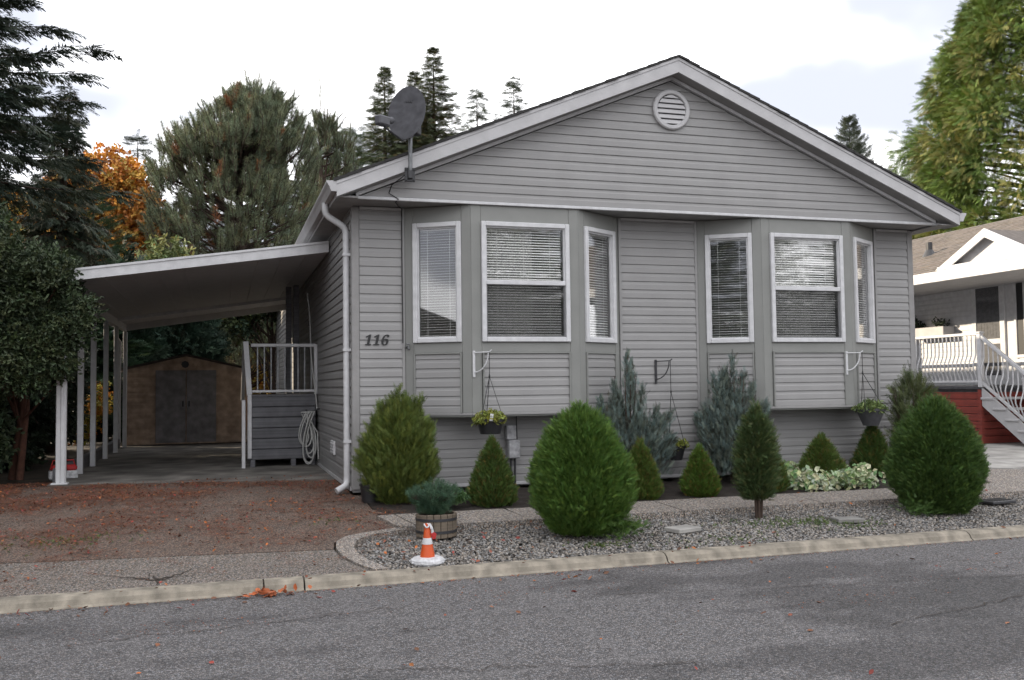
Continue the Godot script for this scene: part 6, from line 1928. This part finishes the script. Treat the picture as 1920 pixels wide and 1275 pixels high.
	broadleaf(o, 1.6, [[Vector3(0, 0.6, 0), Vector3(0.6, 0.65, 0.6)], [Vector3(-0.5, 0.9, 0), Vector3(0.7, 0.9, 0.6)]], 1300, mesh_cache.holly_leaf, 0.16, [Color(0.04, 0.062, 0.03), Color(0.05, 0.08, 0.035)], 240, M.bark, M.dark_leaf, 0.2, 8, 0.03)
	# conifers left of the frame that shade the driveway and road
	var shade := "conifers left of the driveway"
	o = thing("roadside_conifer", "dark conifer left of the driveway, nearest the road", "tree", Vector3(-9.4, 0, 1.8), 0.0, shade)
	conifer(o, 12.0, 3.6, 0.6, 44, 12, ced, 0.75, Color(0.030, 0.046, 0.028), 250, 0.35, 0.6, 0.36, 0.2)
	again(o, "dark conifer left of the driveway, beside the drooping conifer", Vector3(-9.6, 0, -2.6), 2.2, 1.0, shade)
	again(o, "dark conifer left of the driveway, behind the drooping conifer", Vector3(-10.0, 0, -7.4), 3.1, 1.0, shade)
	again(o, "dark conifer left of the driveway, standing at the roadside", Vector3(-13.0, 0, 3.4), 4.0, 1.0, shade)
	# across the street, seen only as reflections in the panes
	again(spruce, "spruce across the street mirrored in the left bay window", Vector3(-15.5, 0, 30), 0.4, 0.95, "trees across the street")
	again(spruce, "spruce across the street mirrored at the left of the right bay's front pane", Vector3(25.0, 0, 34), 1.4, 1.1, "trees across the street")
	again(spruce, "spruce across the street mirrored in the left bay's front pane", Vector3(13.0, 0, 36), 2.4, 1.15, "trees across the street")
	again(spruce, "spruce across the street mirrored at the right of the right bay's front pane", Vector3(33.5, 0, 35), 3.4, 1.1, "trees across the street")

func build_opposite():
	var o := thing("low_house", "low house across the street mirrored in the left bay's side pane", "house", Vector3(-18.0, -0.24, 15.5), 0.75)
	var g := Geo.new()
	g.box(Vector3(0, 1.35, 0), Vector3(9.0, 2.7, 6.0))
	part("wall", g, M.shed, o)
	g = Geo.new()
	g.prism(PackedVector2Array([Vector2(-3.5, 2.6), Vector2(3.5, 2.6), Vector2(0, 4.0)]), -4.9, 4.9, Transform3D(Basis(Vector3.FORWARD, Vector3.UP, Vector3.RIGHT), Vector3.ZERO))
	part("roof", g, M.brown_shingle, o)
	for x in [-2.5, 1.8]:
		g = Geo.new()
		g.cbox(Vector3(x, 1.5, -3.02), Vector3(1.5, 1.2, 0.06), 0.01)
		var w := part("window", g, M.white, o)
		g = Geo.new()
		g.box(Vector3(x, 1.5, -3.045), Vector3(1.34, 1.04, 0.03))
		part("pane", g, M.black, w)

# ---------------------------------------------------------------- sky: bright broken cloud over thin blue
func make_sky() -> PanoramaSkyMaterial:
	var w := 1024; var h := 512
	var nz := FastNoiseLite.new(); nz.seed = 17; nz.frequency = 1.0; nz.fractal_octaves = 5; nz.fractal_gain = 0.5
	var n2 := FastNoiseLite.new(); n2.seed = 18; n2.frequency = 0.8; n2.fractal_octaves = 3
	var a := PackedFloat32Array()
	a.resize(w * h * 4)
	for y in h:
		var el := PI * (0.5 - (y + 0.5) / h)
		var sy := sin(el); var cy := cos(el)
		var row := y * w * 4
		for x in w:
			var az := TAU * (x + 0.5) / w
			var c: Color
			if sy < -0.02:
				c = Color(0.22, 0.21, 0.20)
			else:
				var k := 1.0 / (0.35 + maxf(sy, 0.0))
				var p := Vector3(cos(az) * cy * k, sy * 2.2, sin(az) * cy * k) * 1.1
				var d := nz.get_noise_3dv(p * 1.6) + 0.35 * n2.get_noise_3dv(p * 0.7)
				var cover := smoothstep(-0.28, 0.12, d)
				var bright := 1.0 + 0.22 * nz.get_noise_3dv(p * 2.3 + Vector3(7, 3, 1))
				var blue := Color(0.335, 0.352, 0.405)
				c = blue.lerp(Color(1.06, 1.06, 1.08) * bright, cover)
			a[row + x * 4] = c.r; a[row + x * 4 + 1] = c.g; a[row + x * 4 + 2] = c.b; a[row + x * 4 + 3] = 1.0
	var im := Image.create_from_data(w, h, false, Image.FORMAT_RGBAF, a.to_byte_array())
	var m := PanoramaSkyMaterial.new()
	m.panorama = ImageTexture.create_from_image(im)
	return m

func _ready():
	rng.seed = 116
	# camera
	var cam := Camera3D.new()
	cam.name = "camera"
	add_child(cam)
	var yaw := 0.3000; var pitch := 0.0485; var roll := 0.0130
	var fwd := Vector3(sin(yaw) * cos(pitch), sin(pitch), -cos(yaw) * cos(pitch))
	var rt := Vector3(cos(yaw), 0, sin(yaw))
	var up := rt.cross(fwd)
	var r2 := rt * cos(roll) - up * sin(roll)
	var u2 := up * cos(roll) + rt * sin(roll)
	cam.transform = Transform3D(Basis(r2, u2, -fwd), Vector3(-1.355, 1.1363, 10.28))
	cam.fov = 39.83
	cam.near = 0.05; cam.far = 1500.0
	cam.current = true
	# sky and exposure
	var we := WorldEnvironment.new()
	we.name = "world_environment"
	var env := Environment.new()
	env.background_mode = Environment.BG_SKY
	var sky := Sky.new()
	sky.sky_material = make_sky()
	env.sky = sky
	env.tonemap_mode = Environment.TONE_MAPPER_LINEAR
	env.tonemap_exposure = 2.6
	env.sdfgi_enabled = true; env.ssao_enabled = true; env.ssil_enabled = true
	we.environment = env
	add_child(we)
	# low sun from behind the house, to the left
	var sun := DirectionalLight3D.new()
	sun.name = "sun"
	sun.light_energy = 1.0
	sun.light_color = Color(1.0, 0.93, 0.82)
	sun.light_angular_distance = 0.5
	sun.shadow_enabled = true
	add_child(sun)
	var to_sun := Vector3(-0.83, 0.34, -0.56).normalized()
	sun.look_at_from_position(Vector3.ZERO, -to_sun, Vector3.UP)
	# meshes shared by many plants
	make_materials()
	mesh_cache.thuja = thuja_spray()
	mesh_cache.fir = fir_spray()
	mesh_cache.cedar = cedar_spray()
	mesh_cache.tuft = pine_tuft()
	mesh_cache.holly_leaf = leaf_clump(14, 81, 0.42, 0.55, 0.6)
	mesh_cache.maple_leaf = leaf_clump(14, 82, 0.45, 0.85, 0.7)
	mesh_cache.small_leaf = leaf_clump(5, 83, 0.7, 0.35, 0.3)
	mesh_cache.wide_leaf = leaf_clump(4, 84, 0.62, 0.7, 0.5)
	# ground, then the large structure, then things
	build_ground()
	build_house()
	build_carport()
	build_neighbour()
	build_opposite()
	build_trees()
	build_shed()
	build_landing()
	build_shrubs()
	build_dish()
	build_hose()
	build_cone()
	build_barrel()
	build_small_things()
	build_litter()
